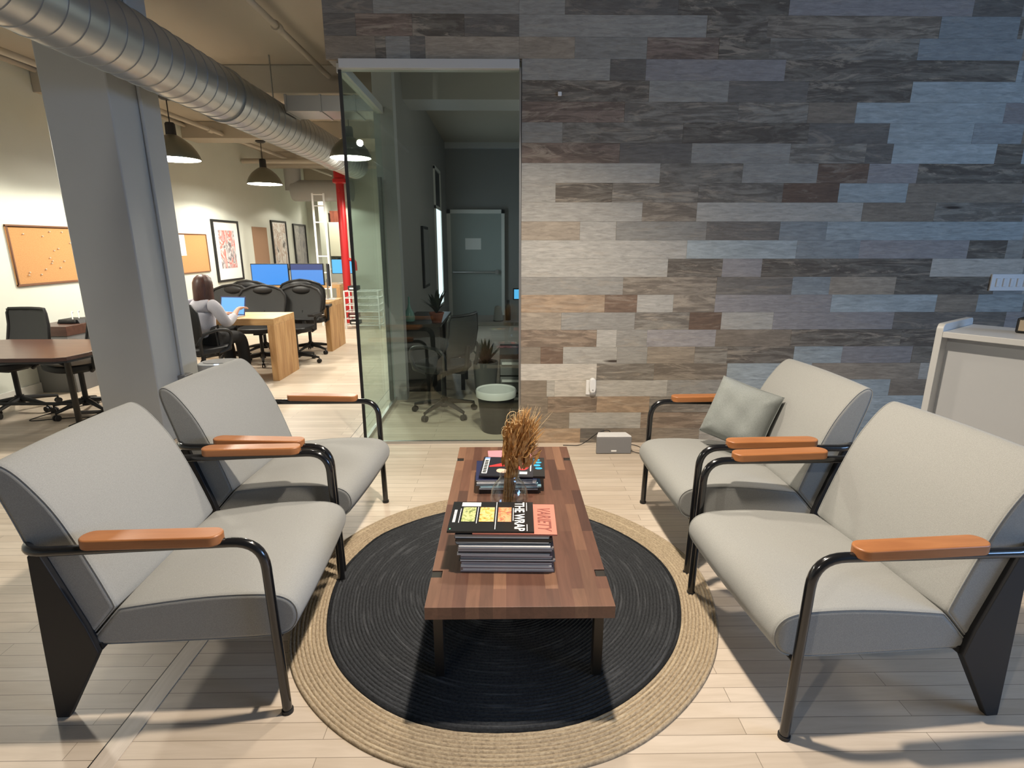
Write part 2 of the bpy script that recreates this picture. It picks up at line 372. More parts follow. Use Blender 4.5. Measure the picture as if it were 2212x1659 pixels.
# ---- planked wall: individual reclaimed boards
ROWS='''-1.18:-0.85c 0.10b 0.40b 1.14c 1.87d 3.09j 3.42c 3.95b 4.84i 5.30b 5.67j 6.20t
-1.18:-0.97c -0.60r -0.26d 0.10c 1.34b 1.74d 2.89s 3.42f 3.45d 4.54a 5.06j 5.68t 6.16b 6.20a
-1.18:-0.85g -0.78d -0.62b -0.52c 0.10t 0.47t 0.95b 1.43r 1.77d 2.77i 3.48f 4.45t 5.00e 5.49e 6.06b 6.20b
0.12:0.71b 0.95c 1.89j 3.47d 3.51e 4.50f 4.91j 5.52g 6.20c
0.12:0.98d 1.52b 2.06c 2.77d 3.54e 4.08e 4.49b 5.49j 6.20a
0.12:0.82r 1.60i 2.08i 2.41g 3.44e 3.57j 4.60j 5.48e 6.20j
0.12:0.40b 1.23i 2.10d 2.66c 3.25e 3.60f 4.10g 4.90g 5.59d 6.17b 6.20b
0.12:0.80r 1.30c 1.99b 2.52i 2.71c 3.44e 3.63d 4.02e 5.12j 5.87i 6.20c
0.12:1.09a 1.67i 2.20b 2.56h 2.91j 3.67d 4.76d 5.16d 5.99i 6.20f
0.12:0.36a 0.76d 1.37i 1.97i 2.37h 2.86e 3.70g 4.37j 4.96j 5.46f 5.89a 6.20e
0.12:0.98a 1.37s 2.56a 3.08g 3.73i 4.65j 5.65b 6.20c
0.12:0.54t 0.80a 1.45b 1.98c 2.32f 3.76e 4.33a 4.71e 5.12e 6.02f 6.20e
0.12:1.32a 2.12e 2.58f 3.38j 3.66d 3.79b 4.38c 5.31g 6.20b
0.12:1.19a 1.59d 1.88j 3.13d 3.82k 4.64b 5.04j 5.54i 6.11e 6.20c
0.12:0.87b 1.56s 2.12c 2.40f 2.89t 3.63d 3.85f 4.45a 5.07i 5.55t 6.20e
0.12:0.74l 0.98h 1.25a 1.56s 2.43j 3.22e 3.53g 3.88e 4.66i 5.75g 6.20b
0.12:0.42t 0.97b 1.38i 1.62h 2.01a 2.92j 3.77c 4.58j 5.30d 5.89a 6.20j
0.12:0.69w 0.84a 1.07b 1.59j 2.16g 3.00d 3.71d 4.39i 4.76g 5.45e 6.20b
0.12:0.27g 0.44h 0.85a 1.08b 1.44t 1.69i 2.20d 2.57e 3.11j 3.62d 4.28e 4.74a 5.76f 6.20j
0.12:0.70k 1.14i 1.70s 2.35e 3.19t 4.08a 4.80b 5.48b 6.20c
0.12:0.32g 0.38a 0.70k 1.25a 1.67b 2.27e 2.98e 3.56g 4.31e 5.26t 5.81g 6.20b
0.12:0.33g 0.71w 1.12l 1.73i 2.72e 3.79e 4.29g 5.31c 6.20e
0.12:0.50g 1.06a 1.70w 2.55a 3.55e 4.37j 5.08g 6.12d 6.20d
0.12:0.59l 0.78c 1.53g 2.57a 3.38e 3.82t 4.74g 5.75j 6.14d 6.20j'''.strip().split('\n')
TONE={'a':(.40,.385,.35,.35),'b':(.31,.30,.275,.45),'c':(.185,.172,.155,.6),'d':(.21,.19,.16,1.1),'e':(.345,.385,.395,.15),'f':(.27,.295,.305,.25),
 'g':(.26,.22,.175,.55),'h':(.19,.13,.095,.7),'i':(.28,.26,.225,1),'j':(.30,.285,.285,.3),'k':(.50,.47,.42,.25),'l':(.42,.31,.215,.7),
 'r':(.26,.20,.165,1),'s':(.31,.27,.22,1),'t':(.35,.30,.24,.6),'w':(.29,.225,.17,.95)}
rng=random.Random(11)
def plank_wall():
    step=.1298; zt0=3.105; V=[];F=[];T=[];O=[]
    rows=[]
    for k,l in enumerate(ROWS):
        x,rest=l.split(':'); x=float(x); ent=[]
        for e in rest.split():
            x1=float(e[:-1]); ent.append((x,x1,e[-1])); x=x1
        rows.append((zt0-step*k,zt0-step*(k+1),ent))
    for k in range(2):
        x=-1.175; ent=[]
        while x<6.2:
            L_=rng.uniform(.4,1.2); ent.append((x,min(6.2,x+L_),rng.choice('bcdjif'))); x+=L_
        rows.append((zt0+step*(k+1),zt0+step*k,ent))
    for z1,z0,ent in rows:
        if z1>CZ: z1=CZ
        z0=max(z0,0)
        for x0,x1,t in ent:
            if z0<2.70 and z1>2.70 and x0<.1:  pass
            d=rng.uniform(0,.0022); g=.0004; c=TONE[t]; j=rng.uniform(.9,1.1); o=(rng.random(),rng.random(),rng.random())
            n=len(V); y=YW+d; zz0=z0+g; xa,xb=x0+g,x1-g
            if x0<0 and z0<2.716: zz0=2.704
            V += [(xa,y,zz0),(xb,y,zz0),(xb,y,z1-g),(xa,y,z1-g),(xa,YW+.02,zz0),(xb,YW+.02,zz0),(xb,YW+.02,z1-g),(xa,YW+.02,z1-g)]
            F += [(n,n+1,n+2,n+3),(n+4,n+7,n+6,n+5),(n,n+4,n+5,n+1),(n+1,n+5,n+6,n+2),(n+2,n+6,n+7,n+3),(n+3,n+7,n+4,n)]
            T += [(c[0]*j*1.25,c[1]*j*1.235,c[2]*j*1.2,1)]*24; O += [(*o,c[3])]*24
    me=bpy.data.meshes.new('wall_back'); me.from_pydata(V,[],F)
    a=me.color_attributes.new('tone','FLOAT_COLOR','CORNER'); a.data.foreach_set('color',[q for t in T for q in t])
    a=me.color_attributes.new('mot','FLOAT_COLOR','CORNER'); a.data.foreach_set('color',[q for t in O for q in t])
    me.materials.append(M['planks']); o=bpy.data.objects.new('wall_back',me); COL.objects.link(o); struct(o); return o
wb=plank_wall()
bk=MB().box(.115,6.2,YW+.02,YW+.16,0,CZ).box(-1.172,.115,YW+.02,YW+.16,2.706,CZ).build('wall_back_core',M['office_wall']); bk.name='wall_core'; struct(bk)
# ---- glazed office
struct(MB().box(-1.09,.102,4.0,4.09,2.645,2.702).build('trim_10',M['header'],bevel=.003))
struct(MB().box(-1.13,-1.07,4.09,5.28,2.64,2.70).build('trim_11',M['header'],bevel=.003))
g1=MB().box(-1.083,.108,4.04,4.052,.022,2.645).build('window_2',M['glass']); struct(g1)
g2=MB().box(-1.104,-1.092,4.052,5.24,.03,2.64).build('window_3',M['glass_side']); struct(g2)
struct(MB().box(-1.09,.11,4.034,4.058,0,.022).build('trim_12',M['alu']))
struct(MB().box(-1.112,-1.084,4.06,5.28,0,.035).build('trim_13',M['alu']))
struct(MB().box(.104,.115,4.03,4.06,0,2.66).build('trim_14',M['alu']))
# black gasket at the glass corner
struct(MB().box(-1.106,-1.086,4.036,4.052,0,2.645).build('trim_15',M['black_matte']))
struct(MB().box(-1.16,-.985,5.28,5.42,0,CZ).build('wall_pier',M['col_paint']))
struct(MB().box(-1.16,-1.09,5.42,10.9,0,CZ).build('wall_side',M['office_wall']))
struct(MB().box(-1.09,1.6,10.8,10.9,0,CZ).build('wall_rear',M['office_wall']))
struct(MB().box(1.6,1.7,4.2,10.9,0,CZ).build('wall_inner',M['office_wall']))
struct(MB().box(-1.09,1.6,6.4,6.9,3.02,CZ).build('trim_16',M['header']))
struct(MB().box(-1.09,1.6,10.7,10.8,3.22,CZ).build('trim_17',M['header']))
struct(MB().box(-1.13,-1.10,5.17,5.21,0,2.1).build('trim_18',M['steel_dark']))
# office door on the far wall
d=MB().box(-1.02,-.06,10.74,10.8,.01,2.08).build('door_1',M['door']); struct(d)
fr=MB().box(-1.09,-1.02,10.7,10.8,0,2.15).box(-.06,.0,10.7,10.8,0,2.15).box(-1.09,0,10.7,10.8,2.08,2.15).build('trim_19',M['trim']); struct(fr)
pb=MB().tube([(-1.0,10.66,1.0),(-.14,10.66,1.0)],.018).box(-1.0,-.96,10.66,10.74,.98,1.02).box(-.18,-.12,10.64,10.74,.96,1.04).build('push_bar',M['alu'],smooth=True)
pb.parent=d
sg=MB().box(-.75,-.45,10.735,10.74,1.42,1.63).build('door_notice',M['paper']); tag(sg,'small white paper notice fixed to the grey office door','notice')
# narrow window beside the door
struct(MB().box(-1.09,-1.08,8.9,9.62,.55,2.06).build('window_4',M['daylight']))
f=MB()
for y in (8.86,9.62): f.box(-1.09,-1.065,y,y+.05,.5,2.68)
for z in (.5,2.06,2.64): f.box(-1.09,-1.065,8.86,9.67,z,z+.05)
struct(f.build('trim_20',M['trim']))
struct(MB().box(-1.09,-1.083,8.91,9.62,2.11,2.64).build('window_5',M['black_matte']))
# ---- open office: side wall block, far window-side walls
struct(MB().box(-3.5,-1.16,12.6,16.2,0,CZ).build('wall_block',M['white_paint']))
# ---- structural column
cl=MB().box(-3.1,-2.65,4.05,4.63,0,CZ).build('column',M['col_paint'],bevel=.012); tag(cl,'thick pale grey square building column behind the left armchairs','column')
cd=thing('conduit','thin painted conduit pipe running down the side of the grey column to a socket box','pipe',(-2.635,4.36,0))
MB().tube([(0,0,.49),(0,0,CZ)],.013).build('pipe',M['col_paint'],cd,smooth=True)
MB().box(-.015,.045,-.05,.07,.34,.49).build('socket_box',M['grey'],cd,bevel=.006)
'''wall fittings'''
sp=thing('switch_plate','wide white light switch plate on the plank wall above the white cabinet','switch',(3.59,YW,0))
MB().box(0,.36,-.012,0,1.185,1.307).build('plate',M['white'],sp,bevel=.003)
for i in range(6): MB().box(.035+i*.052,.06+i*.052,-.02,-.011,1.215,1.277).build('rocker',M['white'],sp,bevel=.003)
ol=thing('wall_outlet','white wall socket plate low on the plank wall','outlet',(.622,YW,0))
MB().box(0,.075,-.008,0,.397,.512).build('plate',M['white'],ol,bevel=.002)
sk=MB()
for z in (.425,.47): sk.box(.02,.05,-.0095,-.0078,z,z+.028)
sk.build('socket',M['laminate'],ol)
ps=[(-.022,-.045),(.022,-.045),(.024,.0),(.022,.05),(-.022,.05),(-.024,0)]
pg=thing('plug_in_adapter','small white plug-in adapter with rounded nose in the wall socket','adapter',(.668,YW-.0095,.475))
MB().prism([(x,z) for x,z in smoothpoly([(-.022,-.055),(.022,-.055),(.026,0),(.022,.058),(-.022,.058),(-.026,0)],2)],'y',-.04,0).build('body',M['white'],pg,bevel=.006)
MB().lathe([(.004,0),(.004,.002)],(0,-.0415,-.03),12,True,True,Matrix.Rotation(R(90),3,'X')).build('button',M['grey'],pg)
cp=MB().box(.362,.388,YW-.012,YW,2.488,2.515).build('wall_clip',M['white'],bevel=.004); tag(cp,'tiny white sensor clip stuck high on the plank wall','sensor')
# ---- round duct along the ceiling
def duct():
    t=thing('round_air_duct','big galvanised spiral air duct running under the ceiling past the column','duct',(-2.31,0,2.705))
    prof=[]; mb=MB(); r=.2; y=-2.9; P=[]
    while y<9.0:
        P += [(r,y),(r,y+.128),(r+.004,y+.130),(r+.004,y+.138),(r,y+.140)]; y+=.142
    rot=Matrix.Rotation(R(-90),3,'X')
    mb.lathe(P,(0,0,0),48,True,True,rot); mb.build('pipe',M['duct'],t,smooth=True,angle=60)
    for yy in (1.2,4.9,7.9): MB().lathe([(.206,yy),(.214,yy+.002),(.214,yy+.05),(.206,yy+.052)],(0,0,0),48,mat=rot).build('joint_collar',M['duct'],t,smooth=True)
    for yy in (.6,3.3,6.0,8.4): MB().box(-.003,.003,yy,yy+.025,.2,CZ-2.705).build('hanger_strap',M['duct'],t)
duct()
t=thing('square_air_duct','flat rectangular sheet metal duct crossing from the round duct into the glass office wall','duct',(-2.104,5.75,2.76))
MB().box(0,.98,0,.36,0,.14).build('duct_body',M['duct'],t,bevel=.003)
for x in (0,.33,.66): MB().box(x,x+.02,-.008,.368,-.008,.148).build('flange',M['duct'],t)
t=thing('low_cross_duct','round grey duct crossing the far end of the office near the red pipe','duct',(-4.5,12.3,2.62))
rot=Matrix.Rotation(R(90),3,'Y'); MB().lathe([(.2,0),(.215,.03),(.215,1.25)],(0,0,0),32,True,True,rot).build('pipe',M['col_paint'],t,smooth=True)
MB().tube([(0.02,0,.0),(0.02,0,.55)],.17,24).build('riser',M['col_paint'],t,smooth=True)
# ---- sprinkler and service pipes
def pipe(name,label,path,r,m=M['ceil'],fit=()):
    t=thing(name,label,'pipe',(0,0,0)); MB().tube(path,r,14).build('pipe',m,t,smooth=True)
    for p,q in fit: MB().tube([p,q],r*1.45,14).build('coupling',m,t,smooth=True)
pipe('sprinkler_pipe','thin painted sprinkler pipe on the ceiling right of the round duct',[(-1.81,-2.9,3.2),(-1.81,6.25,3.2)],.026,fit=[((-1.81,4.9,3.2),(-1.81,4.98,3.2))])
pipe('sprinkler_pipe','long thin cream pipe running below the ceiling above the pendant lamps',[(-4.35,5.2,3.14),(-4.2,14.1,3.14)],.03,fit=[((-4.30,8.6,3.14),(-4.30,8.72,3.14)),((-4.24,12.0,3.14),(-4.24,12.12,3.14))])
pipe('cross_pipe','cream pipe crossing the room below the ceiling near the second pendant lamp',[(-4.88,10.9,3.02),(-3.5,10.9,3.02),(-3.26,10.9,2.96)],.045)
pipe('wall_edge_pipe','pale pipe along the top of the left wall by the cork board',[(-4.84,3.0,3.26),(-4.84,9.0,3.26)],.025)
rp=thing('red_standpipe','thick red sprinkler standpipe rising by the far desks','pipe',(-3.1,10.9,0))
MB().tube([(0,0,0),(0,0,2.95)],.075,24).build('pipe',M['red'],rp,smooth=True)
MB().lathe([(.08,2.62),(.13,2.64),(.13,2.70),(.105,2.72),(.105,2.84),(.085,2.88)],n=24).build('flange',M['red'],rp,smooth=True)
MB().tube([(0,-.05,2.5),(0,-.13,2.5)],.03).build('valve_stub',M['red'],rp,smooth=True)
MB().tube(fillet([(.03,0,1.25),(.19,0,1.2),(.19,0,1.02)],.05),.03).build('branch',M['red'],rp,smooth=True)
ld=thing('ladder','white metal ladder standing against the red standpipe','ladder',(-3.40,10.5,0),R(4))
for x in (-.10,.10): MB().box(x-.016,x+.016,-.012,.012,0,2.42).build('rail',M['whitemetal'],ld)
for zr in (.4,.7,1.0,1.3,1.91,2.2,2.4): MB().tube([(-.10,0,zr),(.10,0,zr)],.013,8).build('rung',M['whitemetal'],ld,smooth=True)
'''ceiling lamps'''
def pendant(label,loc,drop,group='pendant lamps over the desks'):
    t=thing('pendant_lamp',label,'lamp',loc,0,group)
    P=[(.26,0),(.262,.012),(.25,.05),(.225,.10),(.185,.155),(.135,.20),(.085,.235),(.055,.25)]
    MB().lathe(P,n=40).build('shade',M['shade_out'],t,smooth=True,angle=70)
    MB().lathe([(r-.004,z+.001) for r,z in P],n=40).build('shade_lining',M['shade_in'],t,smooth=True,angle=70)
    MB().lathe([(.055,.24),(.052,.26),(.05,.36),(.04,.375),(.012,.38)],n=24,cap1=True).build('socket_cap',M['black_matte'],t,smooth=True)
    MB().tube([(0,0,.37),(0,0,drop)],.006,8).build('cord',M['black_matte'],t)
    MB().lathe([(.075,drop-.0),(.075,drop-.015),(.05,drop-.03),(.008,drop-.035)],n=24,cap0=True).build('canopy',M['black_matte'],t,smooth=True)
    MB().lathe([(.248,.008),(.18,.002),(.0005,.0)],n=36).build('diffuser',M['glow'],t,smooth=True)
    return t
l1=pendant('bronze green dome pendant lamp nearest the grey column, partly hidden by it',(-3.62,6.45,2.42),.63)
l2=pendant('dome pendant lamp in the middle of the far office, left of the round duct',(-3.80,9.2,2.44),.64)
l3=pendant('bronze green dome pendant lamp seen through the edge of the glass office corner',(-1.68,6.40,2.43),.73); l3.scale=(.85,.85,.85)
def spot(name,loc,energy,color,angle=150,blend=.25,radius=.12,rot=(0,0,0)):
    l=bpy.data.lights.new(name,'SPOT'); l.energy=energy; l.color=color; l.spot_size=R(angle); l.spot_blend=blend; l.shadow_soft_size=radius
    o=bpy.data.objects.new(name,l); COL.objects.link(o); o.location=loc; o.rotation_euler=rot; return o

# ------------------------------------------------------------------ armchairs
def build_armchair(label,loc,rz):
    t=thing('armchair',label,'armchair',loc,rz,'grey lounge armchairs around the coffee table')
    hw=.367
    # one bent tube: leg, arm, behind the back, arm, leg
    path=[(.0,-hw,0),(-.012,-hw,.64),(-.745,-hw,.622),(-.745,hw,.622),(-.012,hw,.64),(.0,hw,0)]
    q=[Vector(p) for p in path]
    fr=fillet(q,.095,8)
    MB().tube(fr,.0155,16).build('tube_frame',M['black'],t,smooth=True)
    for s in (-1,1):
        MB().tube([(.0,s*hw,0),(.0,s*hw,.012)],.019,16).build('foot_cap',M['black_matte'],t,smooth=True)
        y=s*.338
        fin=[(-.69,.61),(-.725,.60),(-.742,.30),(-.757,0),(-.715,0),(-.578,.245),(-.60,.34)]
        MB().prism(fin,'y',y-.014,y+.014).build('rear_leg',M['black_matte'],t,bevel=.004)
        # arm pad with round ends
        c=-.335; L_=.208; hwid=.034; pts=[]
        for k in range(13): a=R(-90+180*k/12); pts.append((c+L_-hwid+hwid*math.cos(a),s*hw+hwid*math.sin(a)))
        for k in range(13): a=R(90+180*k/12); pts.append((c-L_+hwid+hwid*math.cos(a),s*hw+hwid*math.sin(a)))
        MB().prism(pts,'z',.640,.674).build('arm_pad',M['armwood'],t,bevel=.006,seg=3)
    rl=MB()
    for s in (-1,1): rl.box(-.60,-.03,s*.24-.012,s*.24+.012,.232,.266)
    rl.tube([(-.012,-.36,.268),(-.012,.36,.268)],.009,8).box(-.60,-.575,-.335,.335,.245,.268)
    rl.build('seat_rail',M['black_matte'],t)
    seat=[(-.630,.256),(-.30,.258),(-.04,.262),(.026,.278),(.057,.33),(.052,.385),(.015,.419),(-.06,.431),(-.25,.427),(-.507,.394)]
    back=[(-.634,.258),(-.511,.396),(-.543,.50),(-.585,.62),(-.632,.735),(-.690,.825),(-.735,.878),(-.778,.899),(-.806,.873),(-.792,.80),(-.762,.70),(-.735,.59),(-.695,.45)]
    W=.330
    puffed(MB(),seat,-W,W,.016,(0,9),crown=.007).build('seat',M['fabric'],t,smooth=True,angle=60)
    puffed(MB(),back,-W,W,.016,(0,1),crown=.007).build('backrest',M['fabric'],t,smooth=True,angle=60)
    for nm,pl,sh in (('seat_piping',seat,(0,9)),('back_piping',back,(0,1))):
        sp_=soften(offset(pl,.0030),sh); n=len(sp_); cx=sum(p[0] for p in sp_)/n; cz=sum(p[1] for p in sp_)/n
        for s in (-1,1):
            ring=[]
            for (x,z) in sp_:
                d=Vector((x-cx,z-cz)); L_=d.length; d=d*1.0; ring.append((cx+d.x,s*(W-.004),cz+d.y))
            MB().tube(ring,.0022,6,closed=True).build(nm,M['fabric'],t,smooth=True)
    return t
a1=build_armchair('grey armchair with orange wooden arms, nearest on the left of the coffee table',(-.748,1.872,0),R(2.4))
dup(a1,(-.752,2.672,0),R(-3.8),'grey armchair behind the nearest left one, in front of the building column')
dup(a1,(.856,1.752,0),R(184.3),'beige-lit grey armchair nearest on the right, in front of the white cabinet')
dup(a1,(.848,2.640,0),R(182.2),'grey armchair on the right by the plank wall, holding the green grey pillow')

# ------------------------------------------------------------------ pillow
def pillow():
    mb=MB(); n=22; S=.168; V=[];F=[]
    for side in (1,-1):
        o=len(V)
        for i in range(n+1):
            for j in range(n+1):
                u=-1+2*i/n; v=-1+2*j/n
                k=1-.045*(1-abs(u)**2)*(abs(v)**4); k2=1-.045*(1-abs(v)**2)*(abs(u)**4)
                h=.092*(max(0,(1-u**4)*(1-v**4)))**.55
                w=.008*math.sin(7*u+3*v)*math.sin(5*v-2*u)*(1-u*u)*(1-v*v)+.010*math.exp(-((abs(u)-.75)**2+(abs(v)-.75)**2)*20)*math.sin(14*(u-v))
                V.append((S*u*k2,S*v*k,side*(h+w*(1 if h>.005 else 0))))
        for i in range(n):
            for j in range(n):
                a=o+i*(n+1)+j; q=(a,a+1,a+n+2,a+n+1); F.append(q if side<0 else q[::-1])
    mb.add(V,F)
    return mb
pw=thing('throw_pillow','small green grey throw pillow leaning on the far right armchair','pillow',(1.270,2.79,.628))
nrm=Vector((-.62,-.72,.38)).normalized(); up=Vector((-.12,.18,1)); up=(up-nrm*up.dot(nrm)).normalized(); rt=up.cross(nrm)
mt=Matrix((rt,up,nrm)).transposed()@Matrix.Rotation(R(-24),3,'Z')
pw.rotation_euler=mt.to_euler()
pm=pillow().build('cover',M['pillow'],pw,smooth=True,angle=80)
MB().tube([(-.166,-.166,0),(.0,-.161,0),(.166,-.166,0),(.161,0,0),(.166,.166,0),(0,.161,0),(-.166,.166,0),(-.161,0,0)],.002,6,closed=True).build('piping',M['pillow'],pw,smooth=True)

# ------------------------------------------------------------------ rug
def rug():
    t=thing('round_rug','large round braided rug, charcoal centre with a wide natural jute border, under the coffee table','rug',(-.008,2.185,0))
    def ringmesh(r0,r1,pitch,name,m):
        nA=240; rad=[]; r=r0
        while r<r1-1e-6:
            for q,h in ((0,0),(.2,.7),(.5,1),(.8,.7)): rad.append((r+q*pitch,h))
            r+=pitch
        rad.append((r,0)); V=[];F=[]
        for (rr,h) in rad:
            for k in range(nA):
                a=2*math.pi*k/nA; wob=1+(.008*math.sin(3*a+1)+.006*math.sin(5*a+.4)+.003*math.sin(9*a))*min(1,rr/.7) + (.02*math.exp(-((a-2.55)/.16)**2) if .6<rr<.82 else 0)
                z=.006+.006*h*(1+.15*math.sin(a*2*math.pi*rr/.03)) if rr>0 else .01
                V.append((rr*wob*math.cos(a),rr*wob*math.sin(a),z))
        m_=len(rad); F=[(i*nA+k,i*nA+(k+1)%nA,(i+1)*nA+(k+1)%nA,(i+1)*nA+k) for i in range(m_-1) for k in range(nA)]
        if r0==0: F=[f for f in F]
        mb=MB(); mb.add(V,F)
        # outer edge down to the floor
        o=len(mb.v); last=(m_-1)*nA; mb.add([(V[last+k][0],V[last+k][1],0) for k in range(nA)],[]); mb.f += [[last+k,last+(k+1)%nA,o+(k+1)%nA,o+k] for k in range(nA)]; mb.m += [0]*nA
        mb.build(name,m,t,smooth=True,angle=75)
    ringmesh(0,.782,.0145,'charcoal_centre',M['rugdark'])
    ringmesh(.7685,.915,.0145,'jute_border',M['jute'])
rug()

# ------------------------------------------------------------------ coffee table
def coffee_table():
    t=thing('coffee_table','low walnut butcher-block coffee table on dark steel legs in the middle of the rug','table',(.045,2.17,0))
    hx,hy=.300,.695; nx=.036; ya,yb=.495,.535
    P=[(-hx,-hy),(hx,-hy),(hx,-yb),(hx-nx,-yb),(hx-nx,-ya),(hx,-ya),(hx,ya),(hx-nx,ya),(hx-nx,yb),(hx,yb),(hx,hy),(-hx,hy),(-hx,yb),(-hx+nx,yb),(-hx+nx,ya),(-hx,ya),(-hx,-ya),(-hx+nx,-ya),(-hx+nx,-yb),(-hx,-yb)]
    MB().prism(P,'z',.376,.42).build('tabletop',M['table'],t,bevel=.0015)
    for sx in (-1,1):
        for sy in (-1,1):
            x0,x1=sorted((sx*(hx-nx+.001),sx*(hx-.001))); y0,y1=sorted((sy*(ya+.001),sy*(yb-.001)))
            MB().box(x0,x1,y0,y1,.013,.417).build('leg',M['steel_dark'],t,bevel=.002)
    for sy in (-1,1):
        y0,y1=sorted((sy*(ya+.004),sy*(yb-.004))); MB().box(-hx+nx,hx-nx,y0,y1,.335,.376).build('cross_rail',M['steel_dark'],t)
coffee_table()

# ------------------------------------------------------------------ magazines
def magazine(label,loc,rz,w,d,h,cover,pages,group,cat='magazine',far_spine=False):
    """w along x (page height), d along y; spine at -y"""
    t=thing('magazine',label,cat,loc,rz,group)
    c=MB().box(-w/2,w/2,-d/2,d/2,h-.0009,h).box(-w/2,w/2,-d/2,d/2,0,.0009).box(-w/2,w/2,*((d/2-.0012,d/2) if far_spine else (-d/2,-d/2+.0012)),0,h); c.build('cover',cover,t)
    MB().box(-w/2+.002,w/2-.002,-d/2+(.002 if far_spine else .0012),d/2-(.0012 if far_spine else .002),.0009,h-.0009).build('pages',pages,t); return t
def cm(name,c,rough=.3): 
    if name not in M: M[name]=mat(name,c,rough,coat=.3)
    return M[name]
cb=cm('cover_black',(.012,.012,.013)); csal=cm('cover_salmon',(.62,.22,.16)); cgr=cm('cover_grey',(.20,.18,.175)); cwh=cm('cover_white',(.66,.65,.64)); cpk=cm('cover_mauve',(.28,.20,.21)); cdk=cm('cover_charcoal',(.05,.048,.05)); cbl=cm('cover_pale_blue',(.30,.50,.56)); cnv=cm('cover_navy',(.03,.035,.09))
pgw=M['paper']; pgg=cm('page_grey',(.60,.55,.53),.8); pgd=cm('page_dark',(.20,.18,.18),.8)
near=[('black cover with white line',cdk,.0075,pgw),('glossy black',cb,.011,pgd),('black with white pages',cb,.0075,pgw),('charcoal',cdk,.006,pgw),('white edged',cwh,.006,pgw),('mid grey',cgr,.0085,pgg),('grey',cgr,.0085,pgg),('dark charcoal',cdk,.009,pgg),('pale grey',cwh,.006,pgg),('mauve grey',cpk,.0075,pgg),('charcoal edged',cdk,.006,pgw),('grey and white',cgr,.0075,pgw),('black edged',cb,.0055,pgw),('mauve',cpk,.008,pgg),('white',cwh,.006,pgw),('dull mauve',cpk,.0075,pgg),('white with a pink tinge',cwh,.006,pgw),('brownish mauve',cpk,.008,pgg)]
ORD=['third','fourth','fifth','sixth','seventh','eighth','ninth','tenth','eleventh','twelfth','thirteenth','fourteenth','fifteenth','sixteenth','seventeenth','eighteenth','nineteenth','twentieth']
rm=random.Random(5); z=.4202; zs=[]
total=sum(n[2] for n in near); 
for i in range(len(near)-1,-1,-1):
    nm,cv,h,pg=near[i]; off=(-.004*(i<3))+rm.uniform(-.006,.006); low=.004*(i-9)/9
    w=.325+rm.uniform(-.012,.006)
    magazine('%s magazine, %s from the top of the near stack'%(nm,ORD[i]) if i<len(near)-1 else 'brownish mauve magazine at the very bottom of the near stack',(.002+off+low*1.2,1.778+rm.uniform(-.004,.006),z),R(-1.6+rm.uniform(-.5,.5)),w,.236+rm.uniform(-.012,.004),h,cv,pg,'magazines in the near stack on the coffee table',far_spine=(i not in (1,7,12))); z+=h+.0002
mg=magazine('salmon pink magazine lying second from the top of the near stack',(.035,1.782,z),R(-2),.29,.222,.005,csal,pgw,'magazines in the near stack on the coffee table')
cvd=cm('ink_dark_salmon',(.24,.07,.05),.5)
text('masthead','VARIETY',.066,cvd,mg,(.082,.085,.0052),(0,0,R(-90)),.66,shear=.25)
z+=.0052
tw=magazine('black THE WRAP magazine with three colour photos on top of the near stack',(-.049,1.789,z),R(-1.5),.300,.222,.006,cb,pgw,'magazines in the near stack on the coffee table')
white=cm('ink_white',(.85,.85,.84),.5); zt=.0062
tx=text('masthead','THE WRAP',.050,white,tw,(.083,.107,zt),(0,0,R(-90)),.86); 
tx.data.materials[0]=white
def patch(p,x0,x1,y0,y1,m,name,zz=.0062,hh=.0003): return MB().box(x0,x1,y0,y1,zz,zz+hh).build(name,m,p)
def photo(name,cols,sc):
    m=mat(name,cols[0],.35,coat=.3); nt,b,N,L=nodes(m); f=noise(nt,coords(nt),sc,3,.5,1.5); k=len(cols)
    L(ramp(nt,f,[(.3+.4*i/(k-1),c) for i,c in enumerate(cols)]),b.inputs['Base Color']); return m
ph1=photo('photo_green',[(.05,.09,.03),(.30,.36,.12),(.62,.62,.30),(.12,.18,.08)],34)
ph2=photo('photo_gold',[(.20,.09,.02),(.75,.45,.10),(.85,.62,.30),(.40,.15,.04)],34)
ph3=photo('photo_orange',[(.12,.06,.12),(.75,.22,.08),(.85,.42,.22),(.80,.16,.08)],34)
for (x0,x1,m_,nm) in ((-.108,-.060,ph1,'photo'),(-.045,.008,ph2,'photo'),(.022,.070,ph3,'photo')): patch(tw,x0,x1,-.042,.066,m_,nm)
for (x0,y0,y1) in ((-.116,-.05,.055),(-.053,-.055,.068),(.0145,-.095,.108),(.077,-.035,.062)): patch(tw,x0-.0012,x0+.0012,y0,y1,white,'printed_line')
patch(tw,-.116,-.045,.074,.104,white,'address_label')
for x0,y0,y1 in ((.126,.04,.105),(.126,-.105,-.06)): patch(tw,x0-.0012,x0+.0012,y0,y1,white,'printed_line')
patch(tw,-.143,-.139,-.098,-.090,cm('ink_green',(.2,.6,.4)),'printed_dot')
for k in range(9): patch(tw,-.139,-.129,.045-.0105*k-.008,.045-.0105*k,white,'small_letter')
near_top=z
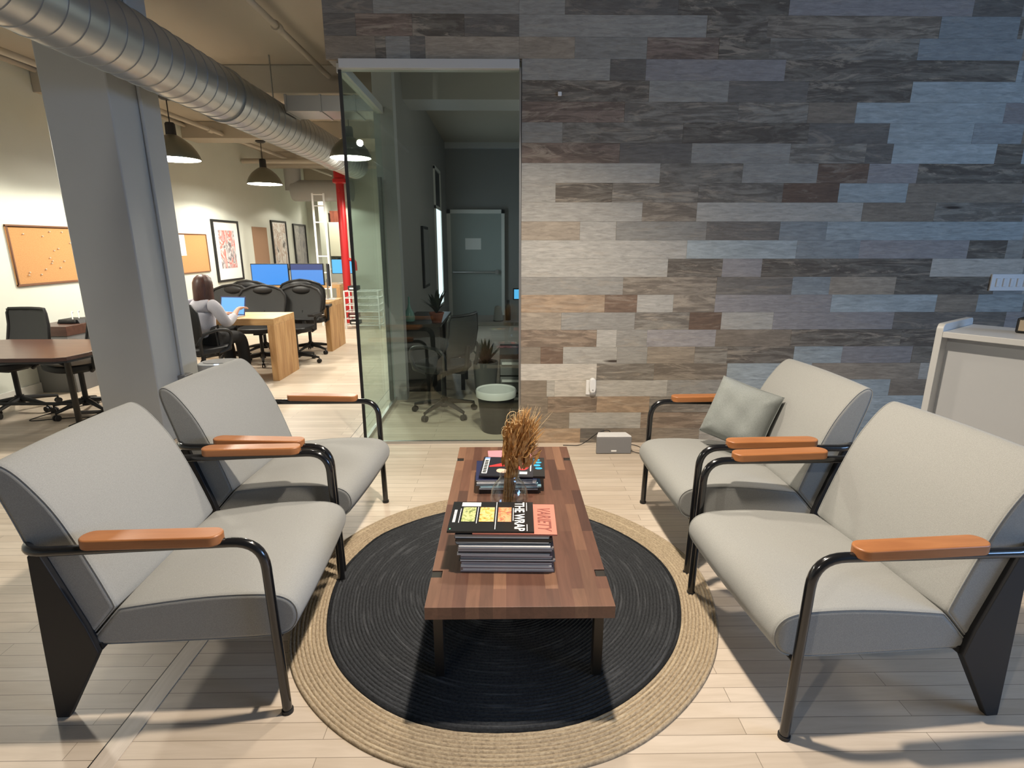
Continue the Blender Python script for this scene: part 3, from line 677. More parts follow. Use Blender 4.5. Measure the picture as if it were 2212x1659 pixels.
# far stack
far=[('black box-like',cb,.020,pgw,.0),('charcoal',cdk,.006,pgw,0),('white edged',cwh,.006,pgw,0),('pale blue',cbl,.006,pgw,.01),('dark',cdk,.006,pgw,-.004),('light blue edged',cbl,.006,pgw,.003),('white',cwh,.006,pgw,-.004),('grey blue',cgr,.006,pgw,.002),('navy edged',cnv,.006,pgw,.0)]
z=.4202; gf='magazines in the far stack on the coffee table'
WORD=['bottom','second from the bottom','third from the bottom','fourth from the bottom','fifth from the bottom','sixth from the bottom','fourth from the top','third from the top','just below the two top ones']
for i,(nm,cv,h,pg,off) in enumerate(far):
    magazine('%s magazine in the far stack behind the vase, %s'%(nm,WORD[i]),(.018+off-.006*i/3,2.385+rm.uniform(-.005,.004),z),R(rm.uniform(-1.5,1.5)),.275+rm.uniform(-.008,.01),.225,h,cv,pg,gf,far_spine=i!=0); z+=h+.0002
m1=magazine('black magazine with bright blue shapes, right one on top of the far stack',(.098,2.398,z),R(-3),.175,.225,.010,cb,pgw,gf); 
blu=cm('ink_blue',(.03,.42,.75)); redc=cm('ink_red',(.72,.05,.05))
for (x0,x1,y0,y1) in ((.035,.068,.068,.092),(.045,.075,.035,.062),(.04,.07,.0,.028),(.048,.078,-.035,-.008)): 
    MB().prism(smoothpoly([(x0,y0),(x1,y0+.006),(x1-.004,y1),(x0-.008,y1-.003)],1),'z',.0102,.0106).build('printed_shape',blu,m1)
m2=magazine('dark magazine with red shapes and white masthead, left one on top of the far stack',(.010,2.385,z+.0102),R(-4),.245,.228,.006,cm('cover_ink',(.022,.022,.03)),pgw,gf)
patch(m2,-.114,-.090,-.085,.086,white,'masthead_block'); patch(m2,-.114,-.090,.088,.105,cm('ink_pale_blue',(.25,.42,.8)),'masthead_end')
for k in range(8): patch(m2,-.110,-.094,.07-.019*k-.013,.07-.019*k,cb,'letter',.0066)
MB().prism([(-.085,-.010),(-.085,.004),(-.015,.046),(-.015,.000)],'z',.0062,.0066).build('printed_shape',redc,m2)
MB().prism(smoothpoly([(.045,-.045),(.104,-.035),(.096,.085),(.058,.085)],2),'z',.0062,.0066).build('printed_shape',redc,m2)
MB().prism(smoothpoly([(-.05,-.07),(.0,-.08),(.006,-.035),(-.045,-.025)],2),'z',.0062,.0066).build('printed_hand',cm('ink_flesh',(.75,.55,.42)),m2)
for (x0,x1,y0,y1) in ((.045,.110,.090,.095),(.107,.112,-.05,.095),(.060,.095,-.085,-.058),(.030,.042,-.095,-.035)): patch(m2,x0,x1,y0,y1,white,'printed_line')
m3=magazine('magazine with a pink and white cover sticking out behind the far stack',(.022,2.562,.4202),R(4),.215,.12,.075,cm('cover_pink',(.70,.30,.34)),pgw,gf)
patch(m3,.05,.095,-.05,.05,cm('ink_silver',(.5,.48,.5)),'printed_shape',.0752); patch(m3,-.03,.0,-.01,.05,cm('ink_plum',(.10,.04,.05)),'printed_shape',.0752)

# ------------------------------------------------------------------ vase and dried grasses
vs=thing('glass_vase','squat clear glass vase holding dried brown grasses between the magazine stacks','vase',(.016,2.075,.4202))
prof=[(.0005,.004),(.050,.004),(.066,.018),(.077,.055),(.079,.085),(.074,.115),(.060,.142),(.045,.160),(.039,.172),(.040,.182)]
inn=[(r-.0025,z+.002) for r,z in prof][::-1]; inn[-1]=(.0005,.008)
MB().lathe([(.0005,0),(.049,0)]+prof[2:]+inn,n=48).build('body',M['vase'],vs,smooth=True,angle=70)
MB().tube([(.0392*math.cos(a*math.pi/24),.0392*math.sin(a*math.pi/24),.182) for a in range(48)],.0016,6,closed=True).build('rim',M['vase'],vs,smooth=True)
gm=mat('dried_grass',(.36,.17,.055),.7); nt,b_,N_,L_=nodes(gm); L_(ramp(nt,noise(nt,coords(nt),60,3,.6),[(.25,(.26,.115,.035)),(.5,(.46,.24,.075)),(.8,(.66,.42,.17))]),b_.inputs['Base Color'])
gl=mat('pale_curled_grass',(.62,.44,.22),.6)
gr=thing('dried_grass_bunch','bunch of golden brown dried grasses with curled tips standing in the glass vase','dried grass',(.016,2.075,.4202))
rg=random.Random(3); mb=MB(); mb2=MB()
for k in range(460):
    bx,by=-.012+rg.gauss(0,.008),rg.gauss(0,.008); nx_,ny_=rg.gauss(.008,.010),rg.gauss(0,.010)
    u=max(-1.5,min(1.7,rg.gauss(0,1))); tx_=.052+.034*u; ty_=rg.gauss(0,.035); hgt=rg.uniform(.31,.455)-.02*abs(u)+(.02 if u>0 else 0)
    mid=(nx_*.4+tx_*.42+rg.gauss(0,.006),ny_*.4+ty_*.5,.20+hgt*.25); P=[(bx,by,.012),((bx+nx_)/2,(by+ny_)/2,.10),(nx_,ny_,.185),mid,(tx_*.85,ty_*.85,hgt*.87),(tx_+rg.gauss(.006,.012),ty_+rg.gauss(0,.012),hgt)]
    w=rg.uniform(.0011,.0030); mb.tube(fillet(P,.05,3),[w*.7]+[w]*(len(fillet(P,.05,3))-2)+[w*.2],4)
    # feathery plume leaves
for k in range(250):
    u=rg.gauss(0,1); x0=.03+.025*u; z0=rg.uniform(.21,.34); y0=rg.gauss(-.005,.02); a=rg.uniform(-.6,.9); L1=rg.uniform(.05,.09); w=rg.uniform(.005,.011)
    d=Vector((math.sin(a*.5),rg.uniform(-.3,.3),math.cos(a*.5))); s=Vector((math.cos(a*.5),rg.uniform(-.6,.6),-math.sin(a*.5))); p=Vector((x0,y0,z0)); pts=[]
    for i in range(6): 
        t_=i/5; ww=w*math.sin(math.pi*min(.97,t_*.9+.05)); c_=p+d*L1*t_+Vector((0,-.012*t_*t_,0)); pts += [c_-s*ww, c_+s*ww+Vector((0,.002,0))]
    o=[(2*i,2*i+1,2*i+3,2*i+2) for i in range(5)]; mb.add(pts,o)
for (cx_,cz_,r_,a0) in ((.000,.405,.022,0),(.012,.43,.027,1),(-.012,.37,.020,2),(.045,.445,.028,3),(.03,.395,.018,4),(-.02,.385,.016,5),(.06,.42,.02,2.5),(.07,.40,.016,1.2)):
    P=[(cx_*.5,-.01,cz_-.13)]
    for i in range(22):
        a=a0+i*.42; rr=r_*(1-i/30); P.append((cx_+rr*math.cos(a),-.02+.012*math.sin(a*1.3)+.001*i,cz_+rr*math.sin(a)))
    mb2.tube(P,.0011,4)
for k in range(45):
    x0=.05+max(-.05,min(.045,rg.gauss(0,.035))); P=[(x0*.6,rg.gauss(0,.02),.30),(x0,rg.gauss(0,.03),.38),(x0*1.35+rg.gauss(.01,.02),rg.gauss(0,.04),rg.uniform(.42,.47))]; mb2.tube(P,[.0009,.0007,.0003],4)
mb.build('stems',gm,gr,smooth=True,recalc=False); mb2.build('curled_tips',gl,gr,smooth=True)

# ------------------------------------------------------------------ speaker by the plank wall
s=thing('speaker','grey wireless speaker with white top on the floor against the plank wall','speaker',(.81,3.8,0))
MB().prism([(-.130,0),(.130,0),(.130,.02),(.105,.10),(-.105,.10),(-.130,.02)],'z',.004,.132).build('grille',mat('grey_grille',(.22,.22,.225),.6),s,bevel=.004)
MB().prism([(-.128,.002),(.128,.002),(.128,.02),(.104,.098),(-.104,.098),(-.128,.02)],'z',.132,.139).build('top',M['white'],s,bevel=.003)
MB().box(-.020,.020,-.0025,0,.018,.032).build('badge',M['white'],s,bevel=.001)
def cable(name,label,path,r=.003,m=None,group=None):
    o=MB().tube(fillet(path,.1,6),r,8).build(name,m or M['black_matte'],smooth=True); tag(o,label,'cable',group); return o
cable('power_cable','black cables looping out of the right side of the grey speaker toward the armchair',[(.90,3.86,.06),(1.0,3.84,.05),(1.06,3.86,.0035),(1.15,3.90,.0035),(1.35,3.97,.0035)])
cable('power_cable','black cable on the floor by the right side of the speaker',[(.90,3.84,.03),(.99,3.80,.004),(1.09,3.79,.004),(1.2,3.84,.0035)])
cable('power_cable','thin cable rising behind the left side of the grey speaker',[(.82,3.93,.10),(.79,3.93,.15),(.71,3.94,.12),(.64,3.96,.05),(.58,3.97,.0035),(.45,3.98,.0035)])

# ------------------------------------------------------------------ white cabinet on the right
dx=Vector((.578,-.816)); dy=Vector((.816,.578)); ang=math.atan2(dx.y,dx.x)
c=thing('reception_cabinet','white laminate reception cabinet with raised side and recessed grey front at the right edge','cabinet',(2.215,2.70,0),ang)
D=.46
sidep=[(0,0),(D,0),(D,1.12),(D-.02,1.135),(.03,1.135),(0,1.105)]
sidep=[(0,0),(D,0)]+[(D-.025+.025*math.cos(R(a)),1.105+.025*math.sin(R(a))) for a in range(0,91,15)]+[(.03+.03*math.cos(R(a)),1.10+.03*math.sin(R(a))) for a in range(90,181,15)]
MB().prism(sidep,'x',-.03,0).build('side_panel',M['laminate'],c,bevel=.003)
MB().prism(sidep,'x',1.4,1.43).build('side_panel',M['laminate'],c,bevel=.003)
MB().box(0,1.4,.0,D,1.062,1.092).build('top',M['laminate'],c,bevel=.003)
MB().box(0,1.4,.09,.105,.02,1.062).build('front_panel',M['greypanel'],c)
MB().box(0,1.4,.04,D,.0,.06).build('plinth',M['laminate'],c)
MB().box(0,1.4,D-.015,D,.06,1.062).build('back_panel',M['laminate'],c)
k=thing('desk_caddy','black rimmed holder with a tan face standing on the white cabinet','holder',tuple(Vector((2.215,2.70,1.0925))+Vector((dx.x*.222+dy.x*.24,dx.y*.222+dy.y*.24,0))),ang)
MB().box(0,.16,0,.10,0,.075).build('body',M['black_matte'],k,bevel=.008)
MB().box(.012,.15,-.003,0,.012,.065).build('face',cm('tan_card',(.45,.36,.25)),k,bevel=.003)

# ------------------------------------------------------------------ purifier
p=thing('air_purifier','pale grey appliance with dark recessed top and small blue light, beside the column','appliance',(-2.34,4.40,0),R(12))
sq=smoothpoly([(-.16,-.15),(.16,-.15),(.16,.15),(-.16,.15)],3)
MB().prism(sq,'z',0,.585).build('body',M['col_paint'],p,bevel=.012,seg=3)
MB().prism([(x*.8,y*.62+.02) for x,y in sq],'z',.5855,.588).build('vent_top',M['black_matte'],p)
MB().box(-.01,.02,-.125,-.112,.5855,.589).build('status_light',M['led'],p)

# ------------------------------------------------------------------ office chairs
def office_chair(name,label,loc,rz,high=False,arms=True,group=None,bm_=None,sm=None,loop=False):
    t=thing(name,label,'chair',loc,rz,group); bm_=bm_ or M['mesh']; sm=sm or M['plastic_black']
    b=MB()
    for k in range(5):
        a=2*math.pi*k/5+.3; ca,sa=math.cos(a),math.sin(a)
        b.tube([(.03*ca,.03*sa,.115),(.16*ca,.16*sa,.10),(.29*ca,.29*sa,.075)],[.026,.020,.014],8)
    sb_=b.tube([(0,0,.07),(0,0,.15)],.035,12).build('star_base',M['plastic_black'],t,smooth=True)
    for k in range(5):
        a=2*math.pi*k/5+.3; ca,sa=math.cos(a),math.sin(a); c=Vector((.29*ca,.29*sa,.028)); d=Vector((-sa,ca,0))*.02
        MB().tube([c-d,c-d*.3],.027,14).tube([c+d*.3,c+d],.027,14).tube([c,c+Vector((0,0,.045))],.008,8).build('caster',M['plastic_black'],sb_,smooth=True)
    MB().tube([(0,0,.14),(0,0,.40)],.022,12).box(-.09,.09,-.06,.06,.385,.425).build('gas_lift',M['plastic_black'],t,smooth=True)
    sp_=smoothpoly([(-.22,-.20),(-.05,-.245),(.16,-.235),(.245,-.15),(.245,.15),(.16,.235),(-.05,.245),(-.22,.20)],2)
    MB().prism(sp_,'z',.425,.49).build('seat',sm,t,bevel=.02,seg=3)
    top=.985 if high else .93; bot=.54 if high else .58; wd=.29 if high else .235
    def bp(u,z):  # curved back surface
        q=(z-bot)/(top-bot); return Vector((-.235-.05*q+.06*u*u-.02*math.sin(q*3.1), u*(wd*(1-.10*q) if not high else wd*(.86+.16*math.sin(q*2.6))), z))
    if high: edge=[(u,bot) for u in (-.8,-.4,0,.4,.8)]+[(1,bot+.08),(1,bot+.25)]+[(1-.0*i,top-.12) for i in (0,)]+[(.85,top-.05),(.5,top-.01),(0,top+.01),(-.5,top-.01),(-.85,top-.05),(-1,top-.12),(-1,bot+.25),(-1,bot+.08)]
    else: edge=[(u,bot) for u in (-.85,-.4,0,.4,.85)]+[(1,bot+.05),(1,bot+.2),(1,top-.04),(.93,top),(.5,top),(0,top),(-.5,top),(-.93,top),(-1,top-.04),(-1,bot+.2),(-1,bot+.05)]
    MB().tube([bp(*e) for e in edge],.014 if not high else .016,8,closed=True).build('back_frame',M['plastic_black'],t,smooth=True)
    V=[];n=14
    for th in (.006,-.006):
        for i in range(n+1):
            for j in range(n+1):
                z=bot+(top-bot)*i/n; u=-1+2*j/n
                if high: lim=1 if z<top-.12 else math.sqrt(max(.0,1-((z-(top-.12))/.135)**2)); lim=max(lim,.5)
                else: lim=1
                V.append(bp(u*lim,z)+Vector((th,0,0)))
    m=(n+1)**2; F=[(o+i*(n+1)+j,o+i*(n+1)+j+1,o+(i+1)*(n+1)+j+1,o+(i+1)*(n+1)+j) for o in (0,m) for i in range(n) for j in range(n)]
    mb=MB(); mb.add(V,F); mb.build('backrest',bm_,t,smooth=True)
    if high:
        MB().ball((-.285,0,top-.055),.03,.15,.055).build('headrest_pad',M['grey'] if False else M['plastic_black'],t,smooth=True)
    MB().tube(fillet([(-.05,0,.41),(-.25,0,.42),(-.275,0,.66)],.06,5),.022,8).build('back_bar',M['plastic_black'],t,smooth=True)
    if arms:
        for s_ in (-1,1):
            if loop: MB().tube(fillet([(-.19,s_*.24,.44),(-.22,s_*.275,.64),(.0,s_*.285,.68),(.16,s_*.28,.64),(.12,s_*.26,.46),(.02,s_*.23,.43)],.09,6),.017,8).build('armrest',M['plastic_black'],t,smooth=True)
            else: 
                MB().tube([(0,s_*.22,.42),(.0,s_*.275,.45),(-.01,s_*.28,.62)],.018,8).box(-.13,.12,s_*.28-.04,s_*.28+.04,.62,.65).build('armrest',M['plastic_black'],t,smooth=True)
    return t
ch=office_chair('office_chair','black mesh-back office chair at the far side of the meeting table',(-4.56,4.98,0),R(-100),arms=True,group=None)
ch2=dup(ch,(-3.90,4.92,0),R(-120),'black office chair tucked in at the meeting table by the column')
hc=office_chair('office_chair','high-backed black office chair between the two oak desks, nearest the desk end',(-2.74,7.10,0),R(-95),high=True,group='high-backed office chairs between the oak desks')
dup(hc,(-3.18,7.06,0),R(-84),'high-backed black office chair behind the near oak desk, middle one of three')
dup(hc,(-3.70,7.16,0),R(-100),'high-backed black office chair at the near oak desk, right behind the seated person')
dup(hc,(-3.44,7.76,0),R(84),'high-backed black office chair facing the left monitor of the far oak desk').scale=(1,1,1.05)
dup(hc,(-2.80,7.78,0),R(97),'high-backed black office chair facing the right monitor of the far oak desk').scale=(1,1,1.06)
oc=office_chair('office_chair','black office chair with star base inside the glass office',(-.56,4.83,0),R(150),group=None,loop=True)
pc=office_chair('office_chair','black office chair in which the person sits at the near oak desk',(-3.18,5.67,0),R(66),high=True,loop=True,bm_=M['plastic_black'])

# ------------------------------------------------------------------ desks
def oak_desk(label,x0,x1,y0,y1,h):
    t=thing('oak_desk',label,'desk',(x1,y0,0)); w=x1-x0; d=y1-y0
    MB().box(-w,0,0,d,h-.075,h).build('desktop',M['oaktop'],t,bevel=.003)
    for xx in (-.075,-w):
        e=MB()
        for k in range(4): e.box(xx,xx+.075,d*k/4+.0006,d*(k+1)/4-.0006,0,h-.0755)
        e.build('end_panel',M['oak'],t,bevel=.002)
    return t
oak_desk('thick knotty oak desk where the person works, its end panel toward the aisle',-4.45,-2.585,6.09,6.71,.715)
oak_desk('second knotty oak desk farther back, holding the two blue-lit monitors',-4.70,-2.52,7.86,8.54,.715)
oak_desk('third desk in the far office behind the red standpipe',-4.85,-3.4,11.4,12.1,.715)

def monitor(label,x,y,z,w,h,rz,sm,band=None,group=None):
    t=thing('monitor',label,'monitor',(x,y,z),rz,group)
    bz=MB().box(-w/2-.012,w/2+.012,0,.03,.20,.20+h+.024).build('bezel',M['plastic_black'],t,bevel=.004)
    MB().box(-w/2,w/2,-.002,0,.212,.212+h).build('screen',sm,bz)
    if band: MB().box(-w/2,w/2,-.0032,-.0021,.212+h*.72,.212+h).build('screen_band',band,bz)
    MB().box(-.025,.025,.03,.05,.01,.3).build('stand',M['alu'],t); MB().box(-.11,.11,-.06,.12,0,.012).build('foot',M['alu'],t,bevel=.003); return t
monitor('blue-lit monitor, left one of two on the second oak desk',-3.52,8.36,.7155,.53,.30,R(2),M['screen'],group='monitors on the second oak desk')
monitor('blue-lit monitor with a darker top band, right one on the second oak desk',-2.98,8.40,.7155,.48,.30,R(-2),M['screen2'],M['screen_dk'],group='monitors on the second oak desk')
monitor('monitor turned away with a dark back at the right end of the second oak desk',-2.62,8.32,.7155,.22,.30,R(112),M['screen_dk'])
monitor('bright cyan monitor partly hidden by the red standpipe',-3.42,11.75,.7155,.42,.28,R(0),M['screen3'])
t=thing('white_cup','white cup on the second oak desk beside the chair','cup',(-2.66,8.02,.7155)); MB().lathe([(.03,0),(.04,.13)],n=20,cap0=True).build('body',M['white'],t,smooth=True)
MB().tube(fillet([(.038,0,.03),(.065,0,.04),(.065,0,.09),(.038,0,.10)],.02,4),.005,8).build('handle',M['white'],t,smooth=True)

# ------------------------------------------------------------------ laptop
lp=thing('laptop','open laptop with a light blue screen on the near oak desk','laptop',(-3.15,6.32,.7155),R(-10))
MB().box(-.155,.155,-.20,.02,0,.014).build('keyboard_base',M['alu'],lp,bevel=.004)
rx=Matrix.Rotation(R(-14),3,'X')
lid=MB(); lid.box(-.155,.155,.012,.020,.012,.222,rx,(0,.016,.014)); ld_=lid.build('lid',mat('navy_metal',(.03,.04,.16),.4),lp,bevel=.002)
MB().box(-.145,.145,.010,.0118,.022,.212,rx,(0,.016,.014)).build('screen',mat('laptop_screen',(.01,.01,.02),.3,emit=(.10,.30,.56),estr=1.0),ld_)

# ------------------------------------------------------------------ person
def skin_mesh(name, joints, edges, m, parent, sub=2, root=0):
    me=bpy.data.meshes.new(name); me.from_pydata([j[0] for j in joints],edges,[]); o=bpy.data.objects.new(name,me); COL.objects.link(o)
    sk=o.modifiers.new('s','SKIN'); sk.use_smooth_shade=True
    if not me.skin_vertices: 
        bm=bmesh.new(); bm.from_mesh(me); bm.verts.layers.skin.verify(); bm.to_mesh(me); bm.free()
    for i,j in enumerate(joints):
        r=j[1]; me.skin_vertices[0].data[i].radius = r if isinstance(r,tuple) else (r,r)
        me.skin_vertices[0].data[i].use_root = (i==root)
    o.modifiers.new('u','SUBSURF').levels=sub
    freeze(o); o.data.name=name; o.data.materials.clear(); o.data.materials.append(m); o.parent=parent; return o
pe=thing('person','person with brown hair, pale grey shirt and black trousers, seated touching a laptop','person',(-3.17,5.72,0),R(74))
J=[((0,0,.56),(.07,.09)),((.02,0,.70),(.06,.08)),((.035,0,.84),(.065,.09)),((.04,0,.93),(.045,.055)),((.055,0,.99),.038),((.075,0,1.07),.05),
 ((.04,-.155,.895),.036),((.10,-.215,.70),.032),((.30,-.15,.775),.032),((.37,-.13,.83),.022),
 ((.04,.155,.895),.036),((.10,.215,.70),.032),((.31,.10,.765),.032),((.38,.08,.765),.022),
 ((.05,-.09,.54),.06),((.40,-.10,.53),.05),((.43,-.10,.27),.052),((.42,-.10,.08),.034),((.54,-.11,.03),.028),
 ((.05,.09,.54),.06),((.40,.10,.53),.05),((.43,.10,.27),.052),((.42,.10,.08),.034),((.54,.11,.03),.028)]
E_=[(0,1),(1,2),(2,3),(3,4),(4,5),(3,6),(6,7),(7,8),(8,9),(3,10),(10,11),(11,12),(12,13),(0,14),(14,15),(15,16),(16,17),(17,18),(0,19),(19,20),(20,21),(21,22),(22,23)]
# hands: fingers as short chains from the palm
def hand(base, wrist, s):
    o=len(J); J.append(((base[0]+.045,base[1],base[2]+.004),.020)); E_.append((wrist,o))
    for k,(dy_,L_) in enumerate(((-.026,.058),(-.009,.068),(.009,.066),(.026,.050))):
        i=len(J); J.append(((base[0]+.072,base[1]+dy_,base[2]+.010),.0085)); J.append(((base[0]+.072+L_*.6,base[1]+dy_*1.15,base[2]+.006),.0078)); J.append(((base[0]+.072+L_,base[1]+dy_*1.2,base[2]-.012),.0066))
        E_.extend([(o,i),(i,i+1),(i+1,i+2)])
    i=len(J); J.append(((base[0]+.035,base[1]+s*.030,base[2]-.002),.0095)); J.append(((base[0]+.070,base[1]+s*.046,base[2]-.012),.008)); E_.extend([(wrist,i),(i,i+1)])
hand((.37,-.13,.83),9,1); hand((.38,.08,.765),13,-1)
body=skin_mesh('body',J,E_,M['skin'],pe)
# clothing follows the body
shirtJ=[((0,0,.545),(.118,.14)),((.02,0,.70),(.103,.13)),((.035,0,.84),(.112,.148)),((.042,0,.925),(.075,.095)),
 ((.04,-.155,.893),.068),((.10,-.218,.70),.058),((.30,-.15,.772),.042),((.04,.155,.893),.068),((.10,.218,.70),.058),((.31,.10,.763),.042)]
skin_mesh('shirt',shirtJ,[(0,1),(1,2),(2,3),(3,4),(4,5),(5,6),(3,7),(7,8),(8,9)],M['shirt'],pe)
trJ=[((0,0,.53),(.12,.15)),((.06,-.09,.535),.098),((.40,-.10,.53),.076),((.43,-.10,.27),.066),((.42,-.10,.12),.055),((.06,.09,.535),.098),((.40,.10,.53),.076),((.43,.10,.27),.066),((.42,.10,.12),.055)]
skin_mesh('trousers',trJ,[(0,1),(1,2),(2,3),(3,4),(0,5),(5,6),(6,7),(7,8)],M['trousers'],pe)
for s_ in (-1,1): MB().ball((.50,s_*.105,.035),.10,.042,.034).build('shoe',M['shoe'],pe,smooth=True)
rh=Matrix.Rotation(R(12),3,'Y')
hc_=(.095,0,1.095)
hd=MB(); hd.ball(hc_,.088,.073,.108,24,18,rh); hd.ball((.155,0,1.055),.030,.036,.040,14,10)
hd.add([(.178,-.012,1.075),(.178,.012,1.075),(.182,0,1.115),(.205,0,1.078)],[(0,1,3),(0,3,2),(1,2,3),(0,2,1)])
for s_ in (-1,1): hd.ball((.088,s_*.075,1.088),.016,.008,.026,10,8)
hd.build('head',M['skin'],pe,smooth=True)
for s_ in (-1,1): MB().ball((.172,s_*.028,1.100),.008,.012,.007,10,8).build('eye',M['black_matte'],pe,smooth=True)
MB().ball((.182,0,1.043),.006,.020,.006,10,8).build('mouth',mat('lips',(.45,.14,.12),.5),pe,smooth=True)
# hair: shoulder length, covering the back and sides of the head
hr=MB(); n=36; V=[]; 
prof=[(0,1.222),(.45,1.210),(.80,1.180),(1.0,1.135),(1.04,1.08),(1.0,1.02),(.98,.965),(.90,.93),(.60,.925)]
for i,(q,z) in enumerate(prof):
    for k in range(n):
        a=2*math.pi*k/n; fx=math.cos(a); ry=.092*q; rx_=.105*q
        x=.082+rx_*fx; y=ry*math.sin(a)
        if fx>.35 and z<1.165: x=min(x,.125+.01*(z-1.0)); 
        x -= .012*max(0,(1.1-z))/.1*(1 if fx<0 else 0)
        V.append((x,y+.003*math.sin(9*a),z))
hr.add(V,[(i*n+k,(i+1)*n+k,(i+1)*n+(k+1)%n,i*n+(k+1)%n) for i in range(len(prof)-1) for k in range(n)])
o=hr.build('hair',M['hair'],pe,smooth=True); 

# ------------------------------------------------------------------ wall boards and pictures on the left wall
def board(name,label,y0,y1,z0,z1,face,frame,group=None,fw=.02):
    t=thing(name,label,'pinboard',(-4.899,y0,z0),0,group); L_=y1-y0; H_=z1-z0
    MB().box(0,.012,0,L_,0,H_).build('cork_panel',face,t)
    if frame: MB().box(0,.022,0,L_,0,fw).box(0,.022,0,L_,H_-fw,H_).box(0,.022,0,fw,fw,H_-fw).box(0,.022,L_-fw,L_,fw,H_-fw).build('frame',frame,t,bevel=.003)
    return t
board('cork_board','large cork board with brown frame on the left wall, left of the column',5.60,7.4,1.105,1.71,M['cork'],M['corkframe'])
board('cork_board','light cork board on the wall just right of the grey column',8.0,9.29,1.08,1.68,M['cork'],M['corkframe'],fw=.015)
board('cork_board','narrow tan cork panel between the framed pictures',11.02,11.68,.95,1.85,M['tancork'],None)
nt_=MB().box(-4.888,-4.886,8.35,8.66,1.35,1.66).build('paper_sheet',M['paper']); tag(nt_,'white sheet pinned at the left edge of the light cork board','paper')
rg2=random.Random(2); pin=MB().ball((.012,0,0),.008,n=8,m=6).tube([(0,0,0),(.012,0,0)],.003,6).build('push_pin',cm('pin_mixed',(.55,.45,.35)),smooth=True)
tag(pin,'small push pin stuck in the large left cork board','push pin','push pins in the large left cork board'); pin.location=(-4.888,5.78,1.62)
for k in range(17):
    c_=pin.copy(); COL.objects.link(c_); c_.location=(-4.888,rg2.uniform(5.72,6.5),rg2.uniform(1.2,1.65))
def artmat(name,cols,sc):
    m=mat(name,cols[0],.3,coat=.3); nt,b,N,L=nodes(m); f=noise(nt,coords(nt,(1,1,.5)),sc,4,.6,1.2); k=len(cols)
    L(ramp(nt,f,[(.32+.36*i/(k-1),c) for i,c in enumerate(cols)]),b.inputs['Base Color']); return m
def picture(label,y0,y1,z0,z1,art,mat_w,mw=.0,extra=None):
    t=thing('framed_picture',label,'picture',(-4.899,y0,z0)); L_=y1-y0; H_=z1-z0; f=.035
    MB().box(0,.035,0,L_,0,f).box(0,.035,0,L_,H_-f,H_).box(0,.035,0,f,f,H_-f).box(0,.035,L_-f,L_,f,H_-f).build('frame',M['black_matte'],t)
    MB().box(0,.015,f,L_-f,f,H_-f).build('mat_board',mat_w,t)
    MB().box(.015,.017,f+mw,L_-f-mw,f+mw*1.25,H_-f-mw*.9).build('print',art,t)
    return t
A1=artmat('art_red_grey',[(.55,.53,.55),(.45,.38,.40),(.62,.10,.07),(.70,.68,.68),(.10,.07,.09),(.60,.58,.60)],6)
A2=artmat('art_sepia',[(.75,.74,.72),(.72,.70,.68),(.40,.26,.20),(.74,.72,.70),(.08,.06,.06)],5)
A3=artmat('art_slate',[(.10,.10,.11),(.20,.20,.22),(.35,.33,.33),(.18,.18,.20)],5)
picture('tall black framed picture with red and grey print, nearest the column',9.50,10.42,.885,1.925,A1,M['paper'],.15)
picture('black framed picture with a brownish figure print on white, in the middle',11.90,12.70,.95,2.01,A2,M['paper'],.03)
picture('black framed dark grey picture, farthest on the left wall',13.12,13.92,.95,1.98,A3,M['paper'],.0)

# ------------------------------------------------------------------ meeting corner
t=thing('meeting_table','brown topped meeting table with folding black legs behind the left column','table',(-4.05,4.45,0))
top=smoothpoly([(-.72,-.43),(.62,-.44),(.78,-.36),(.715,.30),(.60,.43),(-.72,.43)],1)
MB().prism(top,'z',.665,.695).build('tabletop',M['walnut'],t,bevel=.003)
MB().prism([(x*.998,y*.998) for x,y in top],'z',.650,.6645).build('edge_band',M['black_matte'],t)
for x in (-.6,.38):
    MB().tube([(x,.06,.65),(x,.06,.02)],.024,10).build('leg',M['steel_dark'],t,smooth=True)
    MB().tube([(x,-.04,.02),(x,.40,.02)],.022,10).tube([(x,.06,.12),(x,.38,.03)],.016,8).build('foot_bar',M['black_matte'],t,smooth=True)
    MB().tube([(x-.22,.06,.65),(x,.06,.52)],.012,8).build('brace',M['black_matte'],t,smooth=True)
MB().tube([(-.6,.06,.2),(.38,.06,.2)],.014,8).build('cross_bar',M['black_matte'],t,smooth=True)
t=thing('low_cabinet','low cabinet with brown top and grey front against the left wall','cabinet',(-4.898,5.62,0))
MB().box(0,.38,0,.8,0,.60).build('body',M['grey'],t); MB().box(0,.39,-.01,.81,.6,.70).build('top',M['walnut'],t,bevel=.003)
t=thing('black_bag','black bag with white handles standing on the low brown cabinet','bag',(-4.66,5.95,.7005))
MB().prism([(-.12,0),(.12,0),(.11,.02),(.10,.04),(-.10,.04)],'y',-.1,.1).build('base_fold',M['black_matte'],t)
MB().box(-.09,.09,-.13,.13,.0,.035).build('body',M['black_matte'],t,bevel=.012)
for y in (-.05,.04): MB().tube(fillet([(.03,y-.02,.03),(.02,y-.01,.10),(.0,y+.03,.12),(-.02,y+.06,.10)],.03,5),.006,8).build('handle',M['white'],t,smooth=True)
cable('floor_cable','thin dark cable lying on the floor under the meeting table',[(-4.0,5.25,.004),(-4.2,4.95,.004),(-4.25,4.62,.004),(-3.95,4.72,.004),(-3.75,4.75,.004)],.004)

